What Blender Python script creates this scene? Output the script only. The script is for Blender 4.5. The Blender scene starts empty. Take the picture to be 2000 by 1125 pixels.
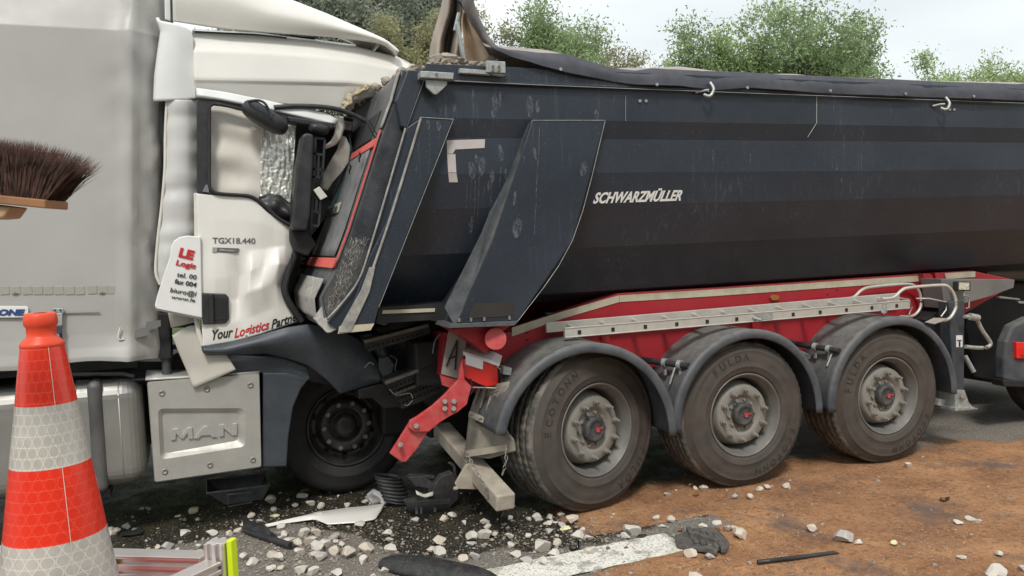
import bpy, math, random
import numpy as np
from mathutils import Vector, Matrix, noise
random.seed(7); rnd = random.random
def U(a, b): return a + (b - a) * rnd()
R_ = math.radians
sc = bpy.context.scene
col = sc.collection

# ------------------------------------------------------------------ camera
FPX, YAW, PIT, ROLL, CH = 1600.0, .3644, .0578, -.0388, 1.815     # in pixels of the 2000 px wide photograph
F = Vector((math.sin(YAW)*math.cos(PIT), math.cos(YAW)*math.cos(PIT), -math.sin(PIT)))
R0 = Vector((math.cos(YAW), -math.sin(YAW), 0)); U0 = R0.cross(F)
RR = R0*math.cos(ROLL) + U0*math.sin(ROLL); UU = -R0*math.sin(ROLL) + U0*math.cos(ROLL)
CAM = Vector((0, 0, CH))
cd = bpy.data.cameras.new('camera'); cam = bpy.data.objects.new('camera', cd); col.objects.link(cam)
cd.sensor_width = 36; cd.lens = 36*FPX/2000; cd.clip_end = 2000; cd.clip_start = .05
cam.matrix_world = Matrix((( RR.x, UU.x, -F.x, 0), (RR.y, UU.y, -F.y, 0), (RR.z, UU.z, -F.z, CH), (0, 0, 0, 1)))
sc.camera = cam

# ------------------------------------------------------------------ sky, sun, exposure
SUN_EL, SUN_AZ = R_(52), R_(205)      # azimuth measured clockwise from +Y
w = bpy.data.worlds.new('World'); sc.world = w; w.use_nodes = True
nt = w.node_tree; nt.nodes.clear()
def wn(t): return nt.nodes.new(t)
sky = wn('ShaderNodeTexSky'); sky.sky_type = 'NISHITA'; sky.sun_disc = False
sky.sun_elevation = SUN_EL; sky.sun_rotation = SUN_AZ
tc = wn('ShaderNodeTexCoord'); nz = wn('ShaderNodeTexNoise'); nz.inputs['Scale'].default_value = 2.2; nz.inputs['Detail'].default_value = 5
mp = wn('ShaderNodeMapping'); mp.inputs['Scale'].default_value = (1, 1, 3.2)
nt.links.new(tc.outputs['Generated'], mp.inputs[0]); nt.links.new(mp.outputs[0], nz.inputs['Vector'])
cr = wn('ShaderNodeValToRGB'); cr.color_ramp.elements[0].position = .3; cr.color_ramp.elements[1].position = .68
cr.color_ramp.elements[0].color = (5.7, 6.05, 6.1, 1); cr.color_ramp.elements[1].color = (7.9, 8.1, 7.9, 1)
nt.links.new(nz.outputs[0], cr.inputs[0])
mx = wn('ShaderNodeMix'); mx.data_type = 'RGBA'; mx.inputs[0].default_value = .9
nt.links.new(sky.outputs[0], mx.inputs[6]); nt.links.new(cr.outputs[0], mx.inputs[7])
bg = wn('ShaderNodeBackground'); bg.inputs[1].default_value = .1
ow = wn('ShaderNodeOutputWorld'); nt.links.new(mx.outputs[2], bg.inputs[0]); nt.links.new(bg.outputs[0], ow.inputs[0])
sl = bpy.data.lights.new('sun', 'SUN'); sl.energy = 1.5; sl.angle = R_(11); sl.color = (1, .95, .88)
so = bpy.data.objects.new('sun', sl); col.objects.link(so)
sd = Vector((math.sin(SUN_AZ)*math.cos(SUN_EL), math.cos(SUN_AZ)*math.cos(SUN_EL), math.sin(SUN_EL)))
so.rotation_euler = sd.to_track_quat('Z', 'Y').to_euler(); so.location = (0, 0, 30)
sc.view_settings.view_transform = 'Standard'; sc.view_settings.look = 'None'
sc.view_settings.exposure = .62; sc.view_settings.gamma = 1; sc.view_settings.use_curve_mapping = False

# ------------------------------------------------------------------ measuring helpers: a sight line cut with a real plane
def ray(x, y): return F + RR*((x-1000)/FPX) - UU*((y-562.5)/FPX)
def at(x, y, Y=None, Z=None, X=None):
    d = ray(x, y)
    t = Y/d.y if Y is not None else ((Z-CH)/d.z if Z is not None else X/d.x)
    return CAM + d*t
def dp(x, y, depth): return CAM + ray(x, y)*depth
def g(x, y): return at(x, y, Z=0)
def hit(x, y, p0, n):
    d = ray(x, y); return CAM + d*((p0-CAM).dot(n)/d.dot(n))

# ------------------------------------------------------------------ materials
MATS = {}
def M(name, c, rough=.5, metal=0, var=.12, vs=6, bump=0, bs=50, dust=None, dcol=(.33, .29, .24), dscale=4, up=0, streak=0, spec=.5, coat=0, spk=0, detail=4):
    if name in MATS: return MATS[name]
    m = bpy.data.materials.new(name); m.use_nodes = True; MATS[name] = m
    n = m.node_tree.nodes; L = m.node_tree.links.new; b = n['Principled BSDF']
    tc = n.new('ShaderNodeTexCoord')
    a = n.new('ShaderNodeTexNoise'); a.inputs['Scale'].default_value = vs; a.inputs['Detail'].default_value = detail; L(tc.outputs['Object'], a.inputs['Vector'])
    r = n.new('ShaderNodeMapRange'); r.inputs[1].default_value = .3; r.inputs[2].default_value = .7; r.inputs[3].default_value = 1-var; r.inputs[4].default_value = 1+var
    L(a.outputs[0], r.inputs[0])
    v = n.new('ShaderNodeVectorMath'); v.operation = 'SCALE'; v.inputs[0].default_value = c; L(r.outputs[0], v.inputs['Scale'])
    out = v.outputs[0]; rsock = None
    def mixin(fac, colr):
        nonlocal out
        k = n.new('ShaderNodeMix'); k.data_type = 'RGBA'; L(fac, k.inputs[0]); L(out, k.inputs[6]); k.inputs[7].default_value = (*colr, 1); out = k.outputs[2]
    def math2(op, x, y):
        k = n.new('ShaderNodeMath'); k.operation = op; k.use_clamp = True
        for i, s in enumerate((x, y)):
            if isinstance(s, (int, float)): k.inputs[i].default_value = s
            else: L(s, k.inputs[i])
        return k.outputs[0]
    def nmask(scale, lo, hi, mapping=None, detail=6):
        k = n.new('ShaderNodeTexNoise'); k.inputs['Scale'].default_value = scale; k.inputs['Detail'].default_value = detail; k.inputs['Roughness'].default_value = .65
        if mapping:
            q = n.new('ShaderNodeMapping'); q.inputs['Scale'].default_value = mapping; L(tc.outputs['Object'], q.inputs[0]); L(q.outputs[0], k.inputs['Vector'])
        else: L(tc.outputs['Object'], k.inputs['Vector'])
        z = n.new('ShaderNodeMapRange'); z.inputs[1].default_value = lo; z.inputs[2].default_value = hi; L(k.outputs[0], z.inputs[0]); return z.outputs[0]
    if dust:
        f = math2('MULTIPLY', nmask(dscale, .35, .72), dust)
        if up:
            ge = n.new('ShaderNodeNewGeometry'); sx = n.new('ShaderNodeSeparateXYZ'); L(ge.outputs['True Normal'], sx.inputs[0])
            uu = math2('MULTIPLY', math2('MAXIMUM', sx.outputs[2], 0), up)
            f = math2('ADD', f, math2('MULTIPLY', uu, nmask(dscale*3, .2, .7)))
        mixin(f, dcol)
        rr = n.new('ShaderNodeMapRange'); rr.inputs[3].default_value = rough; rr.inputs[4].default_value = .9; L(f, rr.inputs[0]); rsock = rr.outputs[0]
    if streak:
        f = math2('MULTIPLY', nmask(1, .56, .68, (38, 38, 1.3)), nmask(2.0, .48, .7)); mixin(math2('MULTIPLY', f, streak), (.5, .52, .54))
    if spk:
        mixin(math2('MULTIPLY', nmask(130, .66, .74, None, 2), spk), (.6, .6, .58))
    L(out, b.inputs['Base Color'])
    if rsock: L(rsock, b.inputs['Roughness'])
    else: b.inputs['Roughness'].default_value = rough
    b.inputs['Metallic'].default_value = metal; b.inputs['Specular IOR Level'].default_value = spec; b.inputs['Coat Weight'].default_value = coat
    if bump:
        k = n.new('ShaderNodeTexNoise'); k.inputs['Scale'].default_value = bs; k.inputs['Detail'].default_value = 5; L(tc.outputs['Object'], k.inputs['Vector'])
        q = n.new('ShaderNodeBump'); q.inputs['Strength'].default_value = bump; q.inputs['Distance'].default_value = .01; L(k.outputs[0], q.inputs['Height']); L(q.outputs[0], b.inputs['Normal'])
    return m
paint = M('tipper_paint', (.024, .032, .046), .36, var=.15, vs=2, dust=.07, dscale=2.5, dcol=(.14, .14, .16), streak=.14, spk=.25, bump=.04, bs=7, up=.25)
tailpaint = M('tailgate_paint', (.062, .068, .075), .42, var=.2, vs=5, dust=.35, dscale=9, dcol=(.23, .23, .23), bump=.05, bs=20, spk=.4)
dustlip = M('dusty_edge', (.30, .29, .27), .8, var=.3, vs=25, bump=.2, bs=90)
red = M('chassis_red', (.36, .016, .027), .36, var=.15, vs=4, dust=.10, dscale=3, dcol=(.25, .12, .10), up=.5, bump=.04, bs=20)
redlight = M('red_bright', (.52, .04, .045), .45, var=.15, vs=20, dust=.3, dscale=14, dcol=(.4, .3, .27))
tape_c = M('cream_tape', (.50, .46, .34), .55, var=.15, vs=12, dust=.35, dscale=9, dcol=(.30, .27, .21))
tape_r = M('red_tape', (.62, .10, .08), .5, var=.15, vs=25, dust=.3, dscale=30, dcol=(.2, .12, .1))
tape_g = M('grey_tape', (.50, .46, .45), .6, var=.08, vs=12)
rubber = M('tyre_rubber', (.062, .054, .048), .8, var=.25, vs=7, dust=.38, dscale=5, dcol=(.115, .090, .070), bump=.25, bs=60)
rubber_dk = M('tyre_rubber_dark', (.022, .022, .023), .75, var=.2, vs=7, dust=.15, dscale=6, dcol=(.08, .07, .06), bump=.15, bs=60)
tread_m = M('tread_rubber', (.06, .057, .053), .85, var=.35, vs=18, dust=.95, dscale=9, dcol=(.24, .22, .19), bump=.35, bs=70)
rimm = M('rim_steel', (.20, .195, .185), .5, .35, var=.2, vs=10, dust=.5, dscale=7, dcol=(.13, .12, .105), bump=.08, bs=60)
hubm = M('hub_dusty', (.27, .26, .235), .7, .15, var=.2, vs=12, dust=.6, dscale=12, dcol=(.20, .18, .15), bump=.15, bs=60)
hubdk = M('hub_cap_grey', (.05, .052, .055), .6, .2, var=.3, vs=30, dust=.3, dscale=30, dcol=(.2, .19, .17))
fend = M('mudguard_plastic', (.050, .062, .080), .45, var=.15, vs=6, dust=.22, dscale=6, dcol=(.28, .26, .22), up=.6, bump=.08, bs=35)
flapm = M('dusty_flap', (.24, .22, .185), .85, var=.2, vs=9, dust=.7, dscale=9, dcol=(.33, .30, .25), bump=.2, bs=30)
galv = M('galvanised', (.42, .45, .44), .45, .5, var=.25, vs=30, dust=.3, dscale=14)
alu = M('aluminium', (.62, .60, .55), .42, .45, var=.08, vs=14, dust=.25, dscale=9, dcol=(.45, .42, .36))
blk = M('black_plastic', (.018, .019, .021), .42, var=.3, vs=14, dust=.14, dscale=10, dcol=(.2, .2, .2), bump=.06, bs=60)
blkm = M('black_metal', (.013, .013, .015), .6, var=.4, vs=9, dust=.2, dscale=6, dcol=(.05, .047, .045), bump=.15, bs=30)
slate = M('slate_plastic', (.038, .048, .062), .42, var=.12, vs=5, dust=.16, dscale=7, dcol=(.2, .2, .2), spk=.3)
white = M('cab_white', (.79, .775, .73), .28, var=.03, vs=3, dust=.12, dscale=4, dcol=(.55, .51, .45), coat=.4)
whiter = M('cab_white_matt', (.76, .77, .77), .5, var=.04, vs=5, dust=.15, dscale=6, dcol=(.55, .52, .48))
inner = M('lining_cream', (.70, .67, .61), .8, var=.08, vs=6, dust=.2, dscale=5)
foil = M('foil', (.80, .80, .74), .30, .55, var=.2, vs=30, bump=.6, bs=45)
tan = M('brown_tarp', (.34, .29, .245), .8, var=.2, vs=7, dust=.3, dscale=5, dcol=(.36, .30, .24), bump=.2, bs=40)
tarp = M('dark_tarp', (.032, .036, .050), .45, var=.2, vs=9, dust=.16, dscale=6, dcol=(.17, .16, .17), up=.35, bump=.15, bs=25)
tarptop = M('tarp_top', (.33, .30, .28), .85, var=.15, vs=5, dust=.3, dscale=4, bump=.1, bs=20)
curtain = M('curtain_pvc', (.43, .425, .405), .42, var=.06, vs=1.6, dust=.3, dscale=3, dcol=(.34, .32, .29), bump=.05, bs=6, streak=.12)
steel = M('tank_steel', (.36, .355, .34), .36, .7, var=.12, vs=5, dust=.4, dscale=4, dcol=(.30, .27, .22), bump=.03, bs=20)
panelm = M('box_alu', (.50, .49, .46), .42, .45, var=.08, vs=7, dust=.4, dscale=6, dcol=(.33, .30, .26), streak=0, bump=.05, bs=40)
letter_w = M('letter_white', (.78, .78, .76), .5, var=.05)
letter_b = M('letter_black', (.02, .02, .022), .5)
letter_r = M('letter_red', (.55, .02, .03), .5)
letter_g = M('letter_grey', (.16, .155, .16), .4, .2)
letter_t = M('letter_tyre', (.038, .032, .028), .85, var=.3, vs=40)
letter_n = M('letter_navy', (.03, .06, .2), .5)
beige = M('dusty_beam', (.40, .355, .29), .8, var=.18, vs=12, dust=.5, dscale=10, dcol=(.30, .26, .21), bump=.2, bs=50)
bolt = M('bolt_steel', (.30, .285, .26), .5, .6, var=.2, vs=60)
wood = M('broom_wood', (.30, .14, .06), .6, var=.2, vs=18, bump=.1, bs=60)
woodp = M('pale_wood', (.55, .34, .19), .6, var=.15, vs=10)
alup = M('profile_alu', (.66, .62, .60), .3, .7, var=.06, vs=12)
yel = M('neon_yellow', (.62, .78, .01), .5, var=.05)
amber = M('amber', (.30, .13, .02), .5)
lensr = bpy.data.materials.new('red_lens'); lensr.use_nodes = True
_b = lensr.node_tree.nodes['Principled BSDF']; _b.inputs['Base Color'].default_value = (.75, .02, .015, 1); _b.inputs['Roughness'].default_value = .15; _b.inputs['Coat Weight'].default_value = .6
MATS['red_lens'] = lensr
bristle = M('bristle', (.085, .042, .032), .6, var=.7, vs=60)
stonem = [M('limestone_a', (.60, .56, .50), .85, var=.2, vs=30, bump=.25, bs=60), M('limestone_b', (.50, .475, .45), .85, var=.25, vs=25, bump=.5, bs=60),
          M('limestone_c', (.66, .58, .49), .85, var=.2, vs=30, bump=.5, bs=60), M('stone_brown', (.24, .12, .06), .9, var=.2, vs=30, bump=.5, bs=60), M('foam_yellow', (.72, .68, .42), .8, var=.1, vs=30),
          M('stone_dark', (.03, .03, .033), .7, var=.2, vs=30)]

# ------------------------------------------------------------------ mesh helpers
def resample(pts, n):
    pts = [Vector(p) for p in pts]
    if len(pts) == 1: return pts*n
    d = [0]
    for a, b in zip(pts, pts[1:]): d.append(d[-1] + (b-a).length)
    out = []; j = 0
    for i in range(n):
        t = d[-1]*i/(n-1)
        while j < len(d)-2 and d[j+1] < t: j += 1
        s = (t-d[j])/max(1e-9, d[j+1]-d[j]); out.append(pts[j].lerp(pts[j+1], min(1, max(0, s))))
    return out
def crm(p0, p1, p2, p3, t):
    return .5*((2*p1) + (p2-p0)*t + (2*p0-5*p1+4*p2-p3)*t*t + (3*p1-p0-3*p2+p3)*t*t*t)
def smoothline(pts, k=4):
    pts = [Vector(p) for p in pts]; out = []
    for i in range(len(pts)-1):
        p0 = pts[max(0, i-1)]; p3 = pts[min(len(pts)-1, i+2)]
        for j in range(k): out.append(crm(p0, pts[i], pts[i+1], p3, j/k))
    return out + [pts[-1]]
class MB:
    def __init__(s): s.v = []; s.f = []; s.sm = []
    def add(s, vs, fs, smooth=False):
        o = len(s.v); s.v += [Vector(v) for v in vs]; s.f += [tuple(i+o for i in f) for f in fs]; s.sm += [smooth]*len(fs); return s
    def prism(s, pts, vec):
        pts = [Vector(p) for p in pts]; n = len(pts); vec = Vector(vec)
        return s.add(pts + [p+vec for p in pts], [tuple(range(n)), tuple(range(2*n-1, n-1, -1))] + [(i, i+n, (i+1) % n+n, (i+1) % n) for i in range(n)])
    def pp(s, px, Y, th): return s.prism([at(x, y, Y=Y) for x, y in px], (0, th, 0))      # outline on the plane Y, real thickness th
    def box(s, c, sz, rot=None):
        c = Vector(c); h = Vector(sz)/2; vs = []
        for z in (-1, 1):
            for x, y in ((-1, -1), (1, -1), (1, 1), (-1, 1)):
                p = Vector((x*h.x, y*h.y, z*h.z)); vs.append(c + (rot @ p if rot else p))
        return s.add(vs, [(3, 2, 1, 0), (4, 5, 6, 7), (0, 1, 5, 4), (1, 2, 6, 5), (2, 3, 7, 6), (3, 0, 4, 7)])
    def bar(s, p, q, w_, h_, up=(0, 0, 1)):
        p = Vector(p); q = Vector(q); d = (q-p).normalized(); sd_ = d.cross(Vector(up)).normalized(); u = sd_.cross(d)
        a, b = sd_*w_/2, u*h_/2; vs = [p-a-b, p+a-b, p+a+b, p-a+b]; vs += [x+(q-p) for x in vs]
        return s.add(vs, [(3, 2, 1, 0), (4, 5, 6, 7), (0, 1, 5, 4), (1, 2, 6, 5), (2, 3, 7, 6), (3, 0, 4, 7)])
    def tube(s, pts, r, seg=8, caps=True):
        pts = [Vector(p) for p in pts]; n = len(pts); vs = []
        rs = r if isinstance(r, (list, tuple)) else [r]*n
        ref = Vector((0, 0, 1))
        if abs((pts[-1]-pts[0]).normalized().z) > .9: ref = Vector((1, 0, 0))
        for i, p in enumerate(pts):
            d = (pts[min(n-1, i+1)]-pts[max(0, i-1)]).normalized()
            a = d.cross(ref)
            if a.length < .05: a = d.cross(Vector((0, 1, 0)))
            a.normalize(); b = d.cross(a)
            ref2 = ref
            for k in range(seg):
                t = 2*math.pi*k/seg; vs.append(p + (a*math.cos(t)+b*math.sin(t))*rs[i])
        fs = [(i*seg+k, i*seg+(k+1) % seg, (i+1)*seg+(k+1) % seg, (i+1)*seg+k) for i in range(n-1) for k in range(seg)]
        s.add(vs, fs, True)
        if caps: s.add([vs[k] for k in range(seg)], [tuple(range(seg-1, -1, -1))]); s.add([vs[(n-1)*seg+k] for k in range(seg)], [tuple(range(seg))])
        return s
    def cyl(s, p, q, r, seg=16): return s.tube([p, q], r, seg)
    def lathe(s, prof, o=(0, 0, 0), seg=48, smooth=True, jag=None):    # axis along Y; prof = [(radius, y)]
        o = Vector(o); vs = []
        for i, (r, y) in enumerate(prof):
            for k in range(seg):
                t = 2*math.pi*k/seg; rr = r + (jag(i, k) if jag else 0)
                vs.append(o + Vector((rr*math.cos(t), y, rr*math.sin(t))))
        return s.add(vs, [(i*seg+k, i*seg+(k+1) % seg, (i+1)*seg+(k+1) % seg, (i+1)*seg+k) for i in range(len(prof)-1) for k in range(seg)], smooth)
    def loft(s, rows, n=24, m=6, disp=None, lin=False):
        rows = [resample(r, n) for r in rows]; full = []
        for i in range(len(rows)-1):
            a = rows[max(0, i-1)]; d = rows[min(len(rows)-1, i+2)]
            for j in range(m):
                t = j/m
                full.append([(p1.lerp(p2, t) if lin else crm(p0, p1, p2, p3, t)) for p0, p1, p2, p3 in zip(a, rows[i], rows[i+1], d)])
        full.append(rows[-1]); k = len(full)
        vs = []
        for i, r in enumerate(full):
            for j, p in enumerate(r):
                vs.append(p + Vector(disp(j/(n-1), i/(k-1), p)) if disp else p)
        return s.add(vs, [(i*n+j, (i+1)*n+j, (i+1)*n+j+1, i*n+j+1) for i in range(k-1) for j in range(n-1)], True)
def root_of(o):
    while o.parent: o = o.parent
    return o
def part(name, mb, mat, parent=None, bevel=0, solid=0, loc=None, auto=None, off=0, seg=2):
    """one mesh object; mb is in world coordinates unless loc is given (then local about loc)"""
    me = bpy.data.meshes.new(name)
    base = Vector((0, 0, 0)) if (parent is None or loc is not None) else Vector(root_of(parent)['base'])
    if isinstance(mb, bpy.types.Mesh): me = mb
    else:
        me.from_pydata([tuple(v-base) for v in mb.v], [], mb.f)
        me.polygons.foreach_set('use_smooth', [bool(x) for x in mb.sm]) if not auto else me.polygons.foreach_set('use_smooth', [True]*len(mb.f))
        me.materials.append(mat)
        if auto:
            me.set_sharp_from_angle(angle=R_(auto))
    o = bpy.data.objects.new(name, me); col.objects.link(o)
    if parent: o.parent = parent
    if loc is not None: o.location = loc
    if solid:
        q = o.modifiers.new('thick', 'SOLIDIFY'); q.thickness = solid; q.offset = off
    if bevel:
        q = o.modifiers.new('bevel', 'BEVEL'); q.width = bevel; q.segments = seg; q.limit_method = 'ANGLE'; q.angle_limit = R_(40)
    return o
def tag(o, label=None, cat=None, group=None, kind=None):
    for k, v in (('label', label), ('category', cat), ('group', group), ('kind', kind)):
        if v: o[k] = v
    return o
def thing(name, base, label, cat, group=None):
    o = bpy.data.objects.new(name, None); col.objects.link(o); o.location = base; o['base'] = tuple(base); o.empty_display_size = .2
    return tag(o, label, cat, group)
def single(name, mb, mat, label, cat, group=None, base=None, **k):
    """a top-level thing that is one mesh, origin at its base"""
    if base is None:
        c = sum(mb.v, Vector())/len(mb.v); base = Vector((c.x, c.y, min(v.z for v in mb.v)))
    mb.v = [v-base for v in mb.v]
    o = part(name, mb, mat, None, loc=base, **k); o['base'] = tuple(base); return tag(o, label, cat, group)
def nz3(p, s, seed=0): return noise.noise(Vector((p[0]*s+seed, p[1]*s+seed*1.7, p[2]*s-seed)))

def text_mesh(s, bold=.0, shear=0, ext=.0, space=1.0, res=3):
    cu = bpy.data.curves.new('t', 'FONT'); cu.body = s; cu.size = 1; cu.offset = bold; cu.shear = shear; cu.extrude = ext; cu.resolution_u = res; cu.space_character = space
    o = bpy.data.objects.new('t', cu); col.objects.link(o)
    me = bpy.data.meshes.new_from_object(o.evaluated_get(bpy.context.evaluated_depsgraph_get())); bpy.data.objects.remove(o); bpy.data.curves.remove(cu)
    return me
def text(name, s, p0, p1, up, mat, parent, bold=.012, shear=0, ext=.002, height=None, n=None, space=1.0, onto=None):
    """lettering whose left foot is p0 and right foot p1; up = vector whose length is the capital height"""
    p0, p1, up = Vector(p0), Vector(p1), Vector(up)
    me = text_mesh(s, bold, shear, 0, space)
    vs = np.array([v.co[:] for v in me.vertices]); x0, x1 = vs[:, 0].min(), vs[:, 0].max()
    mh = .70
    ex = (p1-p0)/(x1-x0); nrm = (p1-p0).cross(up).normalized()
    mb = MB(); V = [p0 + ex*(v[0]-x0) + up*(v[1]/mh) for v in vs]
    if onto: V = [onto(q) for q in V]
    fs = [tuple(p.vertices) for p in me.polygons]; n_ = len(V)
    mb.add([q+nrm*ext for q in V], fs)
    # edge walls
    cnt = {}
    for f in fs:
        for a, b in zip(f, f[1:]+f[:1]): cnt[(a, b)] = 1
    o = len(mb.v); mb.v += V
    for (a, b) in cnt:
        if (b, a) not in cnt: mb.f.append((a, b, o+b, o+a)); mb.sm.append(False)
    bpy.data.meshes.remove(me)
    return part(name, mb, mat, parent)

# ------------------------------------------------------------------ ground
def grid_ticks(a, b, fa, fb, fine, grow=1.35):
    t = list(np.arange(fa, fb+1e-6, fine)); s = fine; x = fb
    while x < b: s *= grow; x += s; t.append(min(x, b))
    s = fine; x = fa
    while x > a: s *= grow; x -= s; t.insert(0, max(x, a))
    return sorted(set(round(v, 4) for v in t))
xs = grid_ticks(-400, 600, -1.6, 7.2, .03); ys = grid_ticks(-60, 900, 2.7, 7.2, .03)
def sst(a, b, x):
    t = min(1, max(0, (x-a)/(b-a))); return t*t*(3-2*t)
def sand_at(x, y):
    e = .22*noise.noise(Vector((x*1.3, y*1.3, 3))) + .1*noise.noise(Vector((x*5, y*5, 8)))
    a = sst(5.45, 4.75, y + e)*(1-sst(4.9, 6.2, x)*sst(4.2, 5.5, y+e*1.5))
    left = 2.05 if y > 4.42 else (2.95 if y > 4.2 else 1.72 + 1.0*sst(3.85, 4.2, y))
    return a*sst(left-.12, left+.25, x + e)
def wet_at(x, y):
    e = .35*noise.noise(Vector((x*1.1, y*1.1, 13))) + .15*noise.noise(Vector((x*4, y*4, 18)))
    if x < .55: b = 5.5
    elif x < 1.1: b = 5.5 - (x-.55)/.55*1.2
    else: b = 4.3
    return sst(b-.1, b+.22, y+e)*sst(5.4, 3.8, x+e)*sst(14, 9, y)
gv = []; sa = []; we = []
for y in ys:
    for x in xs:
        near = -2 < x < 7.6 and 2.3 < y < 7.6
        s_ = sand_at(x, y) if near or (x < 14 and y < 8 and y > 0) else 0
        w_ = wet_at(x, y)
        z = 0
        if near:
            z = -.004 + .004*noise.noise(Vector((x*2, y*2, 0)))
            z += s_*(.006 + .007*noise.noise(Vector((x*4, y*4, 5))) + .005*noise.noise(Vector((x*13, y*13, 9))))
        gv.append((x, y, z)); sa.append(s_); we.append(w_)
nx = len(xs)
gf = [(j*nx+i, j*nx+i+1, (j+1)*nx+i+1, (j+1)*nx+i) for j in range(len(ys)-1) for i in range(nx-1)]
me = bpy.data.meshes.new('ground'); me.from_pydata(gv, [], gf); me.polygons.foreach_set('use_smooth', [True]*len(gf))
for nm, arr in (('sand', sa), ('wet', we)):
    a = me.attributes.new(nm, 'FLOAT', 'POINT'); a.data.foreach_set('value', arr)
gm = bpy.data.materials.new('road_surface'); gm.use_nodes = True; N = gm.node_tree.nodes; L = gm.node_tree.links.new; B = N['Principled BSDF']
def nn(t, **k):
    o = N.new(t)
    for a, b in k.items(): setattr(o, a, b)
    return o
tcg = nn('ShaderNodeTexCoord')
def noi(scale, detail=6, rough=.6):
    k = nn('ShaderNodeTexNoise'); k.inputs['Scale'].default_value = scale; k.inputs['Detail'].default_value = detail; k.inputs['Roughness'].default_value = rough; L(tcg.outputs['Object'], k.inputs['Vector']); return k.outputs[0]
def mr(s, a, b, c=0, d=1):
    k = nn('ShaderNodeMapRange'); L(s, k.inputs[0])
    for i, v in enumerate((a, b, c, d)): k.inputs[i+1].default_value = v
    return k.outputs[0]
def mixc(f, a, b):
    k = nn('ShaderNodeMix', data_type='RGBA')
    (k.inputs[0].__setattr__('default_value', f) if isinstance(f, float) else L(f, k.inputs[0]))
    for i, v in ((6, a), (7, b)):
        if isinstance(v, tuple): k.inputs[i].default_value = (*v, 1)
        else: L(v, k.inputs[i])
    return k.outputs[2]
def mth(op, a, b):
    k = nn('ShaderNodeMath', operation=op, use_clamp=True)
    for i, v in enumerate((a, b)):
        if isinstance(v, (int, float)): k.inputs[i].default_value = v
        else: L(v, k.inputs[i])
    return k.outputs[0]
asph = mixc(mr(noi(95, 4, .85), .40, .62), (.11, .10, .09), (.34, .315, .28))
asph = mixc(mr(noi(1.2, 5), .35, .7), asph, mixc(.5, asph, (.22, .19, .155)))
asph = mixc(mr(noi(62, 2), .62, .68), asph, (.50, .46, .40))
wetA = nn('ShaderNodeAttribute', attribute_name='wet').outputs['Fac']; sandA = nn('ShaderNodeAttribute', attribute_name='sand').outputs['Fac']
wetm = mr(mth('ADD', wetA, mr(noi(9, 5), .3, .7, -.25, .25)), .35, .65)
wcol = mixc(mr(noi(85, 3, .8), .54, .64), (.020, .018, .015), (.27, .24, .18))
wcol = mixc(mr(noi(3.1, 4), .5, .68), wcol, mixc(.55, wcol, (.075, .062, .03)))
c1 = mixc(wetm, asph, wcol)
sc1 = mixc(mr(noi(2.3, 6, .65), .36, .66), (.34, .170, .088), (.62, .34, .17))
sc1 = mixc(mr(noi(120, 4, .75), .34, .62), mixc(.45, sc1, (.10, .05, .03)), sc1)
sc1 = mixc(mr(noi(.9, 5, .6), .48, .64), sc1, mixc(.4, sc1, (.20, .095, .055)))
sc1 = mixc(mr(noi(22, 6, .75), .50, .64), sc1, mixc(.6, sc1, (.09, .042, .026)))
sc1 = mixc(mr(noi(38, 5, .75), .56, .66), sc1, (.60, .34, .17))
sc1 = mixc(mr(noi(1.7, 6, .65), .54, .66), sc1, mixc(.75, sc1, (.13, .105, .10)))
sc1 = mixc(mth('MULTIPLY', mr(noi(85, 2), .62, .68), mr(noi(1.9, 4), .55, .66)), sc1, (.62, .55, .5))
sandm = mr(mth('ADD', sandA, mr(noi(20, 8, .8), .3, .7, -.42, .42)), .40, .56)
c2 = mixc(sandm, c1, sc1)
L(c2, B.inputs['Base Color'])
ro = nn('ShaderNodeMix', data_type='FLOAT'); L(wetm, ro.inputs[0]); ro.inputs[2].default_value = .85; L(mr(noi(6, 4), .35, .7, .3, .65), ro.inputs[3])
ro2 = nn('ShaderNodeMix', data_type='FLOAT'); L(sandm, ro2.inputs[0]); L(ro.outputs[0], ro2.inputs[2]); ro2.inputs[3].default_value = .95; L(ro2.outputs[0], B.inputs['Roughness']); B.inputs['Specular IOR Level'].default_value = .22
bp = nn('ShaderNodeBump'); bp.inputs['Strength'].default_value = .8; bp.inputs['Distance'].default_value = .012
ad = nn('ShaderNodeMath', operation='ADD'); L(noi(150, 4, .7), ad.inputs[0]); L(mth('MULTIPLY', noi(32, 6, .7), 1.0), ad.inputs[1]); L(ad.outputs[0], bp.inputs['Height']); L(bp.outputs[0], B.inputs['Normal'])
me.materials.append(gm); go = bpy.data.objects.new('ground', me); col.objects.link(go); go['kind'] = 'structure'
# painted edge line, worn, running along the road and buried under the binder at its right end
lm = bpy.data.materials.new('line_paint'); lm.use_nodes = True; N = lm.node_tree.nodes; L = lm.node_tree.links.new; B = N['Principled BSDF']; tcg = nn('ShaderNodeTexCoord')
c = mixc(mr(noi(75, 4, .8), .36, .50), (.20, .19, .16), (.80, .78, .72)); c = mixc(mr(noi(6, 7, .75), .52, .62), c, mixc(.7, c, (.16, .145, .12)))
c = mixc(mr(noi(2.2, 4), .5, .65), c, mixc(.35, c, (.42, .45, .26)))
L(c, B.inputs['Base Color']); B.inputs['Roughness'].default_value = .8
bp = nn('ShaderNodeBump'); bp.inputs['Strength'].default_value = .5; bp.inputs['Distance'].default_value = .006; L(noi(110, 3), bp.inputs['Height']); L(bp.outputs[0], B.inputs['Normal'])
la, lb = g(930, 1119), g(1310, 1040); lc, ld = g(1140, 1125), g(1330, 1068)
dirl = (lb-la).normalized(); mb = MB(); rows = [[], []]
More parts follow.
